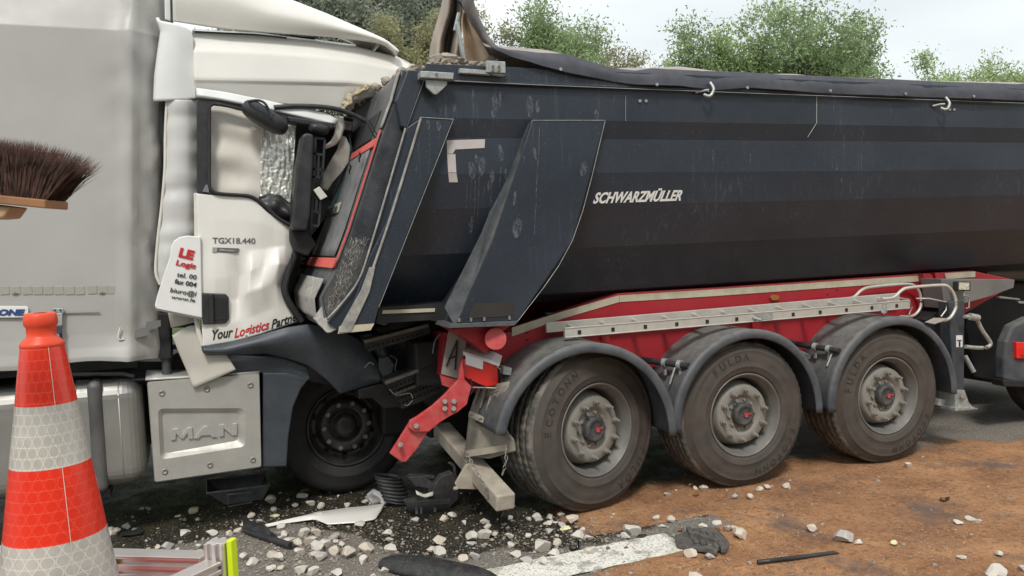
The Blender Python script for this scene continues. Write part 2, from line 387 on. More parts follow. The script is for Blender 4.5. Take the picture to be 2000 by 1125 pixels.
for i in range(150):
    t = -6 + 7.22*i/149
    for k, (o_, e_) in enumerate(((la, 1), (lc, 2))):
        p = (la + dirl*t) if k == 0 else (la + dirl*t + Vector((0, -.29, 0)))
        rows[k].append(p + Vector((0, (.012*noise.noise(Vector((t*9, k*7, 0)))), 0)))
m0 = MB(); n_ = 150; vs = [Vector((p.x, p.y, .0045)) for p in rows[0]] + [Vector((p.x, p.y, .0045)) for p in rows[1]]
m0.add(vs, [(i, i+n_, i+n_+1, i+1) for i in range(n_-1)])
tag(part('road_marking', m0, lm, None, solid=.003, off=1), kind='structure')
# grass verge far behind the road, bank height added unseen to block low sky
vm = M('verge_grass', (.06, .085, .03), .9, var=.4, vs=.6, bump=.5, bs=4)
mb = MB(); mb.loft([[Vector((x, y, .03 + h)) for x in range(-300, 420, 20)] for y, h in ((15, 0), (17, 1.3), (20, 2.1), (28, 2.3), (60, 2.0), (300, 1.5))], n=60, m=3, disp=lambda u, v, p: (0, 0, .15*nz3(p, .15)))
tag(part('verge', mb, vm), kind='structure')

mb = MB(); mb.loft([[Vector((x, y, h + (0 if h < .1 else .9*nz3((x*.3, y, 0), 1)))) for x in range(-70, 72, 2)] for y, h in ((-9, .02), (-12, 1.8), (-15, 5.5), (-17, 7.5), (-22, 8))], n=71, m=4)
tag(part('reflection_bank', mb, M('bank_green', (.05, .065, .035), .9, var=.5, vs=1.1, bump=.6, bs=3)), kind='structure')  # unseen slope added behind the camera to darken reflections
# ------------------------------------------------------------------ trees
def tree(px, top, wpx, D, kindlabel, leafc, n_leaf, lsize, seed, low=.25, sparse=1.0, label=None):
    rg = random.Random(seed); base = dp(px, 470, D); base.z = 1.9 if D > 17 else 0
    topz = dp(px, top, D).z; H = topz - base.z; W = wpx/FPX*D/2
    lab = label or kindlabel
    t = thing('tree', base, lab, 'tree', 'trees beyond the road')
    tb = MB(); tips = []
    def limb(p, d, L_, r, lev):
        pts = [p]; n = 4
        for i in range(n):
            d = (d + Vector((rg.gauss(0, .13), rg.gauss(0, .13), rg.gauss(.05, .08)))).normalized(); p = p + d*(L_/n); pts.append(p)
        tb.tube(pts, [r*(1-.55*i/n) for i in range(n+1)], 6 if lev < 2 else 4, caps=False)
        if lev >= 3 or L_ < .35:
            tips.append(p); tips.append(pts[-2]); return
        k = 6 if lev == 0 else 4
        for i in range(k):
            a = rg.uniform(0, 6.28); sp = rg.uniform(.45, .95)
            nd = (d*(1) + Vector((math.cos(a), math.sin(a), rg.uniform(-.1, .35)))*sp).normalized()
            limb(pts[rg.choice((2, 3, 4))], nd, L_*rg.uniform(.55, .8), r*.5, lev+1)
        if lev: tips.append(p)
    trunks = 2 if seed % 2 else 1
    for k in range(trunks):
        limb(base.copy(), Vector((rg.uniform(-.25, .25)*(k+.4), rg.uniform(-.2, .2), 1)).normalized(), H*.42, .035*H**.9*.5, 0)
    # fit the crown to its own height and spread
    allz = [q.z for q in tips]; zs = (H*.96)/(max(allz)-base.z); rx = max(1e-3, sorted(math.hypot(q.x-base.x, q.y-base.y) for q in tips)[int(len(tips)*.92)])
    sxy = W/rx
    def fit(q): return Vector((base.x+(q.x-base.x)*sxy, base.y+(q.y-base.y)*sxy, base.z+(q.z-base.z)*zs))
    tb.v = [fit(q) for q in tb.v]; tips = [fit(q) for q in tips]
    part('trunk', tb, M('bark', (.10, .085, .065), .9, var=.3, vs=5, bump=.5, bs=12), t)
    tips = [q for q in tips if q.z > base.z + low*H]
    rs = np.random.RandomState(seed); T = np.array([q[:] for q in tips]); n_leaf = int(n_leaf*3.0); idx = rs.randint(0, len(T), n_leaf)
    wgt = rs.uniform(.5, 1.25, len(T))[idx]
    sig = (min(W, 2.4)*.23*sparse)*wgt
    n_leaf = int(n_leaf)
    C = T[idx] + rs.normal(0, 1, (n_leaf, 3))*np.stack([sig, sig, sig*.6], 1)
    a = rs.normal(0, 1, (n_leaf, 3)); a[:, 2] -= .35; a /= np.linalg.norm(a, axis=1)[:, None]
    b = np.cross(a, rs.normal(0, 1, (n_leaf, 3))); b /= np.linalg.norm(b, axis=1)[:, None]
    ls = .40*lsize*rs.uniform(.6, 1.35, n_leaf)[:, None]; a *= ls; b *= ls*.42
    V = np.stack([C-a, C+b, C+a, C-b], 1).reshape(-1, 3) - np.array(base[:])
    me = bpy.data.meshes.new('crown'); me.vertices.add(len(V)); me.vertices.foreach_set('co', V.ravel())
    me.loops.add(len(V)); me.loops.foreach_set('vertex_index', np.arange(len(V))); me.polygons.add(n_leaf)
    me.polygons.foreach_set('loop_start', np.arange(n_leaf)*4); me.polygons.foreach_set('loop_total', np.full(n_leaf, 4)); me.update(); me.validate()
    me.materials.append(leafc); o = bpy.data.objects.new('crown', me); col.objects.link(o); o.parent = t
    return t
def leafmat(name, c, tr=.45):
    m = M(name, c, .55, var=.45, vs=1.2, spec=.3); n = m.node_tree.nodes; l = m.node_tree.links
    b = n['Principled BSDF']; out = n['Material Output']; tl = n.new('ShaderNodeBsdfTranslucent'); s = b.inputs['Base Color'].links[0].from_socket
    l.new(s, tl.inputs[0]); x = n.new('ShaderNodeMixShader'); x.inputs[0].default_value = tr; l.new(b.outputs[0], x.inputs[1]); l.new(tl.outputs[0], x.inputs[2]); l.new(x.outputs[0], out.inputs[0]); return m
lf1 = leafmat('leaf_bluegreen', (.30, .33, .26)); lf2 = leafmat('leaf_green', (.31, .40, .21)); lf3 = leafmat('leaf_yellowgreen', (.34, .33, .19)); lf4 = leafmat('leaf_bright', (.36, .46, .22))
tree(600, -120, 260, 22, '', lf1, 15000, .16, 11, label='dense grey green tree behind the white roof deflector, the leftmost')
tree(705, -130, 240, 24, '', lf1, 15000, .16, 4, label='dense grey green tree rising above the tip of the white roof deflector')
tree(800, -110, 170, 27, '', lf1, 12000, .17, 23, label='dark tree directly left of the torn upright tarpaulin, behind the yellowish bush')
tree(820, 28, 120, 18, '', lf3, 9000, .11, 6, low=.1, label='yellowish bushy tree just left of the torn upright tarpaulin')
tree(950, -8, 150, 33, '', lf3, 6000, .17, 8, label='green tree with yellow tinge directly right of the torn upright tarpaulin')
tree(1060, 2, 190, 34, '', lf2, 9000, .19, 15, label='leafy green tree above the sagging tarpaulin, left of the open sky')
tree(1245, 60, 150, 48, '', lf3, 3200, .24, 2, sparse=.9, label='small loose olive tree between the two big gaps of sky')
tree(1375, 30, 150, 44, '', lf2, 7000, .25, 9, label='leftmost crown of the large tree group over the tipper')
tree(1465, 24, 200, 44, '', lf4, 8000, .26, 12, label='broad green crown in the middle of the large tree group over the tipper')
tree(1575, 2, 220, 42, '', lf2, 9500, .26, 5, label='tallest crown of the large tree group over the tipper, with bare forked limbs showing')
tree(1665, 14, 100, 43, '', lf2, 2600, .25, 31, sparse=1.1, label='thin open crown at the right end of the large tree group')
tree(1722, 118, 100, 50, '', lf2, 1500, .22, 33, label='low leafy crown peeking over the tarpaulin right of the tree group')
tree(1795, 98, 125, 56, '', lf4, 3600, .3, 14, label='small bright green crown standing alone over the tipper tarpaulin')
tree(1960, 100, 190, 60, '', lf4, 5000, .3, 17, label='green crown at the right edge above the tipper tarpaulin')
tree(1880, 134, 90, 60, '', lf3, 1400, .26, 19, label='lowest olive crown just breaking over the tarpaulin near the right edge')

# ------------------------------------------------------------------ wheels
def arc_text(s, rad, y, a0, step, h, hub, mat_, parent, flip=False):
    """raised lettering round a tyre's outer wall; a0 = angle in degrees of the first letter (clockwise from the top)"""
    mb = MB()
    for i, ch in enumerate(s):
        if ch == ' ': continue
        me = text_mesh(ch, .02)
        vs = np.array([v.co[:] for v in me.vertices]); cx = (vs[:, 0].min()+vs[:, 0].max())/2
        a = R_(a0 + i*step); rd = Vector((math.sin(a), 0, math.cos(a))); tg = Vector((math.cos(a), 0, -math.sin(a)))
        c = rd*rad; V = [c + tg*((v[0]-cx)*h/.7) + rd*((v[1]-.35)*h/.7) + Vector((0, y, 0)) for v in vs]
        mb.add(V, [tuple(p.vertices) for p in me.polygons]); bpy.data.meshes.remove(me)
    o = part('lettering', mb, mat_, parent, loc=(0, 0, 0), solid=.003); return o
def make_wheel(parent, hub, yaw=0, lug=True):
    r = MB().lathe([(.288, .03), (.300, .006), (.292, .0), (.284, .008), (.279, .035), (.262, .05), (.257, .10), (.250, .16), (.238, .20), (.20, .215), (.12, .21)])
    wh = part('wheel', r, rimm, parent, loc=Vector(hub)-Vector(root_of(parent)['base']))
    wh.rotation_euler = (0, 0, yaw); L0 = (0, 0, 0)
    side = [(.288, .034), (.300, .010), (.306, .000), (.318, -.004), (.345, -.010), (.350, -.0135), (.354, -.010), (.395, -.016), (.43, -.014), (.455, -.006), (.459, -.009), (.463, -.003), (.488, .010), (.500, .022)]
    part('tyre', MB().lathe(side, seg=72), rubber, wh, loc=L0)
    pr = [(.500, .022), (.511, .034)]
    y = .04
    for gy in (.085, .145, .205, .265, .325):
        pr += [(.520, y), (.520, gy-.006), (.506, gy-.004), (.506, gy+.004), (.520, gy+.006)]; y = gy+.012
    pr += [(.519, .365), (.500, .39), (.45, .40), (.30, .375)]
    def jag(i, k): return -.006 if (1 < i < len(pr)-4 and k % 3 == 0 and i not in ()) else 0
    part('tread', MB().lathe(pr, seg=180, jag=jag), tread_m, wh, loc=L0)
    part('hub', MB().lathe([(.238, .14), (.218, .085), (.212, .055), (.200, .044), (.150, .042), (.138, .046), (.128, .060), (.110, .066), (.06, .066)]), hubm, wh, loc=L0)
    part('hub_cap', MB().lathe([(.082, .07), (.082, .03), (.076, .015), (.060, .010), (.055, .014), (.030, .014), (.0, .013)], seg=32), hubdk, wh, loc=L0)
    part('cap_mark', MB().cyl((.005, .012, 0), (.005, .004, 0), .016, 14).box((.03, .008, .006), (.03, .006, .009)), redlight, wh, loc=L0)
    nut = None
    for k in range(10):
        a = 2*math.pi*k/10 + .2; c = (math.cos(a)*.175, .045, math.sin(a)*.175)
        if nut is None:
            n = MB().cyl((0, .002, 0), (0, -.012, 0), .022, 12).cyl((0, -.010, 0), (0, -.034, 0), .0165, 6).cyl((0, -.03, 0), (0, -.056, 0), .0095, 8)
            o = part('wheel_nut', n, hubm, wh, loc=c); nut = o.data
        else: part('wheel_nut', nut, None, wh, loc=c)
    bo = None
    for k in range(10):
        a = 2*math.pi*k/10 + .05; c = (math.cos(a)*.106, .064, math.sin(a)*.106)
        if bo is None: o = part('hub_bolt', MB().cyl((0, 0, 0), (0, -.014, 0), .012, 6), hubm, wh, loc=c); bo = o.data
        else: part('hub_bolt', bo, None, wh, loc=c)
    # black disc stands in for the shaded pockets between hub and rim
    part('pocket_shade_disc', MB().lathe([(.236, .165), (.20, .172), (.1, .18)]), blkm, wh, loc=L0)
    return wh
def copy_tree(o, parent=None):
    c = o.copy(); col.objects.link(c); c.parent = parent
    for ch in list(o.children): copy_tree(ch, c)
    return c

# ------------------------------------------------------------------ tipper trailer
T = thing('tipper_trailer', (3.5, 6.0, 0), 'dark blue three-axle tipper semi-trailer on a red chassis, its tail smashed into the white cab', 'tipper trailer')
YN, YC = 4.70, 6.0
def zt(x, y, Y): return at(x, y, Y=Y).z
prof = [(YN, 2.86), (YN, zt(1200, 236, YN)), (YN+.034, zt(1200, 272, YN+.034)), (YN+.032, zt(1200, 337, YN+.032)), (YN+.075, zt(1200, 400, YN+.075)),
        (YN+.185, zt(1120, 485, YN+.185)), (YN+.43, zt(1200, 566, YN+.43)), (YN+.62, zt(1200, 566, YN+.43)-.07), (YC, 1.33)]
def bodyY(z):
    for (y0, z0), (y1, z1) in zip(prof, prof[1:]):
        if z >= z1: return y0 + (y1-y0)*max(0, (z0-z))/(z0-z1) if z <= z0 else y0
    return prof[-1][0]
def onbody(x, y):
    Y = YN
    for _ in range(12): p = at(x, y, Y=Y); Y = .5*Y+.5*bodyY(p.z)
    return at(x, y, Y=Y)
def xr(z): return 1.30 if z > 2.56 else 1.30 - (2.56-z)*.42
loop = prof + [(2*YC-y, z) for y, z in prof[-2::-1]]
mb = MB(); n = len(loop); NX = 24
vs = []
for i in range(NX+1):
    for y, z in loop:
        x0 = xr(z); t = i/NX; X = x0 + (9.4-x0)*t
        dy = .004*noise.noise(Vector((X*1.2, z*2, 0))) if 0 < i else 0
        vs.append((X, y+dy, z))
mb.add(vs, [(i*n+j, (i+1)*n+j, (i+1)*n+j+1, i*n+j+1) for i in range(NX) for j in range(n-1)])
mb.add([vs[j] for j in range(n)], [tuple(range(n))]); mb.add([vs[NX*n+j] for j in range(n)], [tuple(range(n-1, -1, -1))])
part('body', mb, paint, T, bevel=.02, seg=3)
# top rail with a folded lip
zs_ = zt(1200, 172, YN)
part('top_rail', MB().box(((1.3+9.4)/2, YN-.012, (zs_+2.862)/2), (8.1, .03, 2.862-zs_)).box(((1.3+9.4)/2, YN-.022, zs_+.004), (8.1, .02, .012)), paint, T, bevel=.004)
part('far_top_rail', MB().box((5.35, 2*YC-YN+.01, 2.80), (8.1, .03, .12)), paint, T)
# weld seams on the upper side
mb = MB()
for px_, (b1, b2) in ((1222, (186, 236)),):
    mb.tube([at(px_, b1, Y=YN-.002), at(px_, b2, Y=YN-.002)], .0016, 5)
mb.tube([at(1595, 187, Y=YN-.003), at(1595, 240, Y=YN-.003), onbody(1577, 268)-Vector((0, .003, 0))], .003, 5)
part('weld_seam', mb, galv, T)
part('stud', MB().cyl(at(1250, 197, Y=YN), at(1250, 197, Y=YN-.012), .010, 10).cyl(at(1262, 197, Y=YN), at(1262, 197, Y=YN-.012), .010, 10), galv, T)
part('stud', MB().cyl(at(1855, 214, Y=YN), at(1855, 214, Y=YN-.012), .010, 10).cyl(at(1864, 214, Y=YN), at(1864, 214, Y=YN-.012), .010, 10), galv, T)
for hx, hy in ((1374, 177), (1835, 204)):
    p = at(hx, hy, Y=YN-.03)
    part('tarp_hook', MB().tube([p+Vector((-.05, .02, -.01)), p, p+Vector((.03, -.02, .0))], .009, 6).tube(smoothline([p+Vector((.04, -.02, .05)), p+Vector((.045, -.05, .0)), p+Vector((.015, -.05, -.045)), p+Vector((-.01, -.02, -.03))], 3), .011, 8), galv, T)
def A_(pxs, Y): return [at(x, y, Y=Y) for x, y in pxs]
# slanting ribs: box sections standing proud of the shell
YR = 4.655
ribB = [(1040, 235), (1182, 235), (1118, 470), (1010, 629), (888, 637), (962, 470)]
part('rib', MB().pp(ribB, YR, .75), paint, T, bevel=.006)
mb = MB().prism([at(x, y, Y=YR+.001) for x, y in ((1040, 236), (962, 470), (888, 637))] + [at(x, y, Y=YR+.13) for x, y in ((868, 600), (940, 455), (1020, 250))], (.01, .0, 0))
part('rib_flank', mb, tailpaint, T)
part('rib_window', MB().pp([(925, 592), (1006, 590), (1003, 617), (914, 622)], YR-.004, .003), M('recess_brown', (.03, .026, .025), .7), T)
part('rib_plate', MB().pp([(880, 633), (1013, 627), (1005, 636), (876, 641)], YR-.03, .3), tailpaint, T, bevel=.002)
for bx in (897, 920, 946, 995): part('bolt', MB().cyl(at(bx, 629-(bx-897)*.05, Y=YR-.012), at(bx, 622-(bx-897)*.05, Y=YR-.012), .009, 6), bolt, T)
ribA = [(822, 228), (886, 231), (740, 600), (731, 634), (664, 648), (690, 590), (722, 500), (752, 440)]
part('rib', MB().pp(ribA, YR+.012, .6), paint, T, bevel=.006)
part('lower_tape', MB().pp([(663, 637), (731, 632), (724, 645), (660, 652)], YR+.006, .006), tape_c, T)
part('lower_tape', MB().pp([(748, 606), (850, 602), (849, 609), (746, 613)], YR+.24, .01), tape_c, T)
part('floor_edge', MB().pp([(740, 600), (880, 592), (905, 640), (840, 625), (735, 632)], YR+.25, .8), blkm, T)
# pale tubes on the tail frame edges: dust, with edge highlights put into their colour
def edge(pxs, Y, r, m=galv, name='frame_edge'): part(name, MB().tube(smoothline([at(x, y, Y=Y) for x, y in pxs], 4), r, 6), m, T)
edge([(822, 231), (780, 370), (748, 468), (714, 560), (673, 634), (664, 645)], YR+.006, .008, dustlip)
edge([(792, 250), (757, 370), (724, 480), (701, 546), (667, 593), (640, 622)], YR+.01, .006, dustlip)
edge([(888, 158), (1200, 172), (2010, 202)], YN-.034, .0026, M('rail_line', (.30, .31, .32), .5))
edge([(834, 140), (812, 200), (794, 248)], YR+.03, .004, galv)
edge([(820, 229), (885, 233)], YR+.008, .002, galv); edge([(1040, 235), (1182, 235)], YR-.002, .002, galv); edge([(1182, 236), (1118, 470), (1010, 629)], YR-.002, .0018, galv); edge([(886, 232), (740, 600)], YR+.01, .0016, galv)
edge([(1040, 236), (962, 470), (888, 636)], YR+.012, .006, dustlip)
# rear post (wedge) and tail gate
part('corner_post', MB().pp([(797, 136), (834, 139), (812, 200), (794, 250), (784, 246), (774, 195)], YR+.02, .5), paint, T, bevel=.006)
part('corner_filler', MB().pp([(833, 140), (850, 150), (840, 229), (820, 231), (794, 250), (812, 200)], YR+.045, .3), paint, T)
part('side_frame', MB().pp([(794, 250), (822, 231), (780, 370), (748, 468), (714, 560), (673, 634), (664, 648), (640, 630), (668, 593), (701, 546), (724, 480), (757, 370)], YR+.03, .3), paint, T, bevel=.005)
E0 = [(790, 137), (774, 195), (752, 256), (689, 453), (663, 520), (632, 585), (638, 640)]
edgeP = [at(x, y, Y=4.76) for x, y in E0]
def gy(P, Y, off=0): return Vector((P.x-off, Y, P.z))
gate = part('tailgate', MB().loft([[gy(P, 4.76) for P in edgeP], [gy(P, 7.24) for P in edgeP]], n=40, m=12, lin=True, disp=lambda u, v, p: (.012*nz3(p, 2.3, 4), 0, 0)), tailpaint, T, solid=.03, auto=30)
# side cheek of the gate, scratched
cheek = [(790, 137), (774, 195), (752, 256), (689, 453), (663, 520), (630, 583), (640, 628), (668, 593), (701, 546), (724, 480), (757, 370), (792, 250), (785, 247), (775, 196), (799, 137)]
part('gate_cheek', MB().pp([(789, 137), (772, 196), (752, 256), (689, 453), (662, 520), (629, 580), (640, 628), (668, 593), (701, 546), (724, 480), (757, 370), (790, 252), (783, 246), (775, 196), (798, 137)], 4.735, .03), M('gate_dark', (.030, .034, .042), .4, var=.3, vs=9, dust=.12, dscale=9, dcol=(.2, .2, .2), spk=.25, bump=.03, bs=40), T, bevel=.003)
part('dusty_flange', MB().pp([(662, 650), (668, 634), (706, 566), (722, 522), (733, 522), (722, 570), (694, 630), (685, 648)], YR-.002, .02), dustlip, T, bevel=.002)
rs = random.Random(9); mb = MB()
for i in range(230):
    t = rs.random(); x0 = 684-48*t+rs.uniform(0, 34-6*t); y0 = 468+140*t; l_ = rs.uniform(3, 10); a = rs.uniform(-2.2, -.6); w_ = rs.uniform(.3, .7)
    if x0 > 719-(y0-484)*.36*1.3: continue
    x1, y1 = x0+math.cos(a)*l_, y0-math.sin(a)*l_*-1
    P = [at(x0, y0, Y=4.726), at(x0+w_, y0+w_*.5, Y=4.726), at(x1+w_, y1, Y=4.726), at(x1, y1, Y=4.726)]; mb.add(P, [(0, 1, 2, 3)])
tag(part('scratch_marks', mb, M('bare_scratch', (.42, .40, .36), .6), T), kind='stuff')
part('scuffed_corner', MB().pp([(686, 462), (721, 484), (699, 546), (667, 591), (641, 622), (631, 582), (662, 522)], 4.728, .006), M('scratched', (.035, .036, .038), .5, var=.3, vs=30, dust=.3, dscale=14, dcol=(.30, .28, .25), spk=.6, bump=.1, bs=80), T)
part('bent_lip', MB().loft([A_([(612, 622), (628, 600), (640, 590)], 4.80), A_([(628, 640), (640, 626), (655, 612)], 4.74), A_([(640, 650), (655, 645), (664, 632)], 4.70)], n=12, m=5, disp=lambda u, v, p: (0, .02*nz3(p, 20), .01*nz3(p, 30))), dustlip, T, solid=.008)
def gedge(t):   # point on the gate's profile; t in pixels of height
    for (a, b), (p, q) in zip(zip(E0, E0[1:]), zip(edgeP, edgeP[1:])):
        if a[1] <= t <= b[1]: return p.lerp(q, (t-a[1])/(b[1]-a[1]))
    return edgeP[-1]
def gstrip(t0, t1, Y0_, Y1_, m, name='tape', off=.03, k=12):
    rows = []
    for i in range(k+1):
        P = gedge(t0+(t1-t0)*i/k); rows.append([gy(P, Y0_, off), gy(P, Y1_, off)])
    return part(name, MB().loft(rows, n=4, m=1, lin=True), m, gate, solid=.006)
gstrip(254, 522, 4.745, 4.785, tape_r); gstrip(268, 284, 4.80, 6.6, tape_r); gstrip(504, 524, 4.80, 6.9, tape_r); gstrip(140, 250, 4.745, 4.83, dustlip, 'edge_band', .028)
gstrip(200, 262, 5.05, 7.0, blkm, 'gate_recess', .022); gstrip(286, 500, 4.93, 6.9, M('gate_field', (.12, .125, .13), .45, var=.2, vs=6, dust=.4, dscale=12, dcol=(.25, .25, .24), spk=.4), 'gate_panel', .026)
gstrip(545, 625, 4.86, 7.1, dustlip, 'gate_sill', .04)
P0, P1 = gedge(388), gedge(404)
gstrip(384, 406, 5.35, 5.95, M('sticker_grey', (.33, .32, .28), .7, var=.4, vs=60), 'sticker', .036)
text('lettering', 'SCHWARZMÜLLER', gy(P1, 5.93, .046), gy(P1, 5.38, .046), (P0-P1)*.8, letter_b, gate, bold=.03, ext=.001)
for cx_, cy_ in ((719, 303), (700, 326)):
    p = at(cx_, cy_, Y=4.95); p.x -= .03
    part('clip', MB().tube([p+Vector((-.01, .06, .012)), p+Vector((-.02, .0, .018)), p+Vector((-.02, -.03, .0)), p+Vector((-.02, 0, -.016)), p+Vector((-.02, .03, -.01)), p+Vector((-.02, .03, -.04))], .005, 5), blk, gate)
# contour mark: white-grey angle of tape on the shell
def decal(pxs, m, name, off=.003, th=.002):
    P = [onbody(x, y)-Vector((0, off, 0)) for x, y in pxs]; mb = MB().add(P, [tuple(range(len(P)))]); return part(name, mb, m, T, solid=th)
decal([(872, 274), (947, 272), (946, 289), (889, 292), (884, 300), (873, 300)], tape_g, 'contour_tape')
decal([(873, 300.5), (889, 300.5), (890, 337)], tape_g, 'contour_tape') if 0 else None
decal([(873, 301), (889, 301), (891, 337), (875, 337)], tape_g, 'contour_tape'); decal([(875, 338), (891, 338), (894, 356), (877, 356)], tape_g, 'contour_tape')
a, b = onbody(1157, 397), onbody(1329, 391)
text('lettering', 'SCHWARZMÜLLER', a-Vector((0, .004, 0)), b-Vector((0, .004, 0)), at(1157, 377, Y=a.y)-a+Vector((.012, 0, 0)), letter_w, T, bold=.035, shear=.18, ext=.002, onto=lambda q: Vector((q.x, bodyY(q.z)-.004, q.z)))
# dust splashes with runs
rs = random.Random(3); mb = MB()
sm = bpy.data.materials.new('splash_dust'); sm.use_nodes = True; N = sm.node_tree.nodes; L = sm.node_tree.links.new; B = N['Principled BSDF']; tcg = nn('ShaderNodeTexCoord')
B.inputs['Base Color'].default_value = (.42, .45, .50, 1); B.inputs['Roughness'].default_value = .9
q = nn('ShaderNodeMapping'); q.inputs['Scale'].default_value = (70, 70, 22); L(tcg.outputs['Object'], q.inputs[0]); k = nn('ShaderNodeTexNoise'); k.inputs['Scale'].default_value = 1; k.inputs['Detail'].default_value = 6; k.inputs['Roughness'].default_value = .75; L(q.outputs[0], k.inputs['Vector']); L(mr(k.outputs[0], .42, .74, 0, .38), B.inputs['Alpha'])
def surf(x, y):
    inB = (1040-(y-235)*.34 < x < 1182-(y-235)*.28) and 235 < y < 470
    inA = 820-(y-228)*.3 < x < 886-(y-231)*.395 and y > 230
    return at(x, y, Y=YR-.006) if inB else (at(x, y, Y=YR+.006) if inA else onbody(x, y)-Vector((0, .004, 0)))
def blob(cx, cy, w_, h_, rot=0):
    w_ *= .75
    P = []
    k = 14
    for i in range(k):
        a = 2*math.pi*i/k; r = 1+rs.uniform(-.08, .08); x, y = math.cos(a)*w_/2*r, math.sin(a)*h_/2*r
        P.append(surf(cx+x*math.cos(rot)-y*math.sin(rot), cy+x*math.sin(rot)+y*math.cos(rot)))
    c = sum(P, Vector())/k; o = len(mb.v); mb.add(P+[c], [(i, (i+1) % k, k) for i in range(k)])
def run(cx, cy, l_, w_=1.6):
    P = []; x = cx; st = max(3, int(l_/7))
    for i in range(st+1):
        y = cy + l_*i/st; x += rs.uniform(-.8, .6) - .25; ww = w_*rs.uniform(.5, 1)*(1-.4*i/st); P.append((surf(x-ww/2, y), surf(x+ww/2, y)))
    mb.add([p for q in P for p in q], [(2*i, 2*i+1, 2*i+3, 2*i+2) for i in range(st)])
for c in ((921, 333, 20, 34), (930, 311, 11, 18), (940, 325, 19, 38), (961, 344, 12, 26), (954, 365, 7, 26), (977, 297, 14, 34), (987, 340, 10, 22), (887, 208, 8, 24), (922, 185, 9, 24), (966, 200, 15, 40), (976, 195, 8, 34), (963, 222, 12, 16), (1034, 208, 18, 40), (1050, 208, 12, 26), (859, 205, 14, 30), (857, 245, 12, 20), (836, 245, 10, 20), (1006, 388, 12, 30), (1010, 445, 26, 40), (920, 440, 10, 36), (1045, 300, 8, 26), (1140, 330, 18, 30), (1165, 225, 12, 24)): blob(c[0], c[1], c[2], c[3], rs.uniform(-.2, .2))
for c in ((921, 350, 75), (928, 352, 78), (936, 345, 95), (914, 350, 70), (946, 360, 60), (961, 350, 90), (979, 310, 90), (963, 225, 60), (1055, 245, 215), (1044, 240, 60), (1062, 240, 50), (1025, 300, 20), (887, 220, 30), (924, 200, 45), (859, 220, 90), (818, 270, 90), (840, 260, 80), (923, 455, 30), (1200, 178, 50), (1393, 295, 40), (1399, 335, 30), (1465, 300, 26), (1628, 187, 30), (1640, 200, 30), (1356, 335, 90), (1370, 360, 80), (1400, 350, 80), (1990, 355, 22), (1955, 355, 15), (1740, 200, 26)): run(*c, w_=rs.choice((1.4, 2.2, 1.0)))
run(1392, 292, 26, 4); blob(1633, 328, 6, 10); blob(1643, 352, 5, 12); blob(1196, 199, 4, 4)
for i in range(170):
    x, y = rs.uniform(830, 1990), rs.uniform(190, 470); q = rs.uniform(.8, 2.2); blob(x, y, q, q*rs.uniform(1, 2.4))
tag(part('splash_marks', mb, sm, T), kind='stuff')
# ---- tarpaulin
hem = [(962, 95), (1000, 112), (1050, 128), (1100, 141), (1150, 151), (1180, 156), (1240, 166), (1285, 167), (1330, 168), (1400, 176), (1460, 172), (1520, 176), (1600, 182), (1700, 186), (1800, 190), (1900, 193), (2010, 197), (2250, 205)]
top = [(950, 85), (985, 97), (1050, 104), (1105, 106), (1150, 122), (1200, 134), (1240, 139), (1272, 134), (1340, 137), (1440, 141), (1520, 145), (1600, 149), (1720, 154), (1800, 158), (1900, 162), (2010, 166), (2250, 178)]
hemP = [at(x, y, Y=4.655) for x, y in hem]; topP = [at(x, y, Y=4.70) for x, y in top]
def tdisp(u, v, p): return (0, .012*nz3(p, 3, 2)+.008*nz3((p.x, p.y, p.z*.3), 12, 5)*(1-v*.3) - .010*math.sin(p.x*7)*(1-v), .003*nz3(p, 6, 9))
part('tarpaulin', MB().loft([hemP, [a.lerp(b, .5)+Vector((0, -.012, 0)) for a, b in zip(resample(hemP, 24), resample(topP, 24))], topP], n=150, m=8, disp=tdisp), tarp, T, solid=.006)
rows = [topP, [Vector((p.x+.05, 5.1, p.z+.10)) for p in topP], [Vector((p.x+.2, 6.0, max(3.13, p.z+.22) if p.x > 2.4 else 2.98+.1*(p.x-1.9))) for p in topP], [Vector((p.x+.2, 6.9, 3.02)) for p in topP], [Vector((p.x+.2, 7.33, 2.85)) for p in topP]]
part('tarpaulin_top', MB().loft(rows, n=90, m=6, disp=lambda u, v, p: (0, 0, .02*nz3(p, 2.5, 3) - .02*abs(math.sin(p.x*3)))), tarptop, T, solid=.005)
ey = MB()
for x, y in ((1095, 135), (1283, 165), (1460, 171), (1622, 177), (1769, 183), (1902, 188)):
    p = at(x, y, Y=4.635); ey.cyl(p+Vector((0, .006, 0)), p-Vector((0, .004, 0)), .010, 10)
part('eyelet', ey, galv, T)
# torn flap standing upright over the tail
cols_ = [([(834, 132), (840, 90), (852, 45), (866, -5), (872, -70)], 5.25), ([(852, 131), (858, 80), (872, 35), (880, -10), (884, -70)], 5.02), ([(868, 130), (878, 70), (890, 20), (893, -20), (893, -70)], 5.28), ([(886, 130), (893, 80), (898, 40), (900, 0), (897, -70)], 4.98), ([(900, 128), (903, 75), (903, 45), (903, 5), (898, -70)], 5.2)]
part('torn_tarpaulin', MB().loft([[at(x, y, Y=Y) for x, y in c] for c, Y in cols_], n=30, m=6, disp=lambda u, v, p: (0, .03*nz3(p, 5, 1), 0)), tan, T, solid=.005)
cols_ = [([(905, 128), (905, 80), (902, 40), (905, 10)], 4.95), ([(925, 127), (922, 90), (915, 60), (908, 20)], 5.02), ([(945, 124), (938, 95), (924, 60), (912, 25)], 4.9), ([(958, 110), (948, 90), (930, 58), (915, 28)], 4.86)]
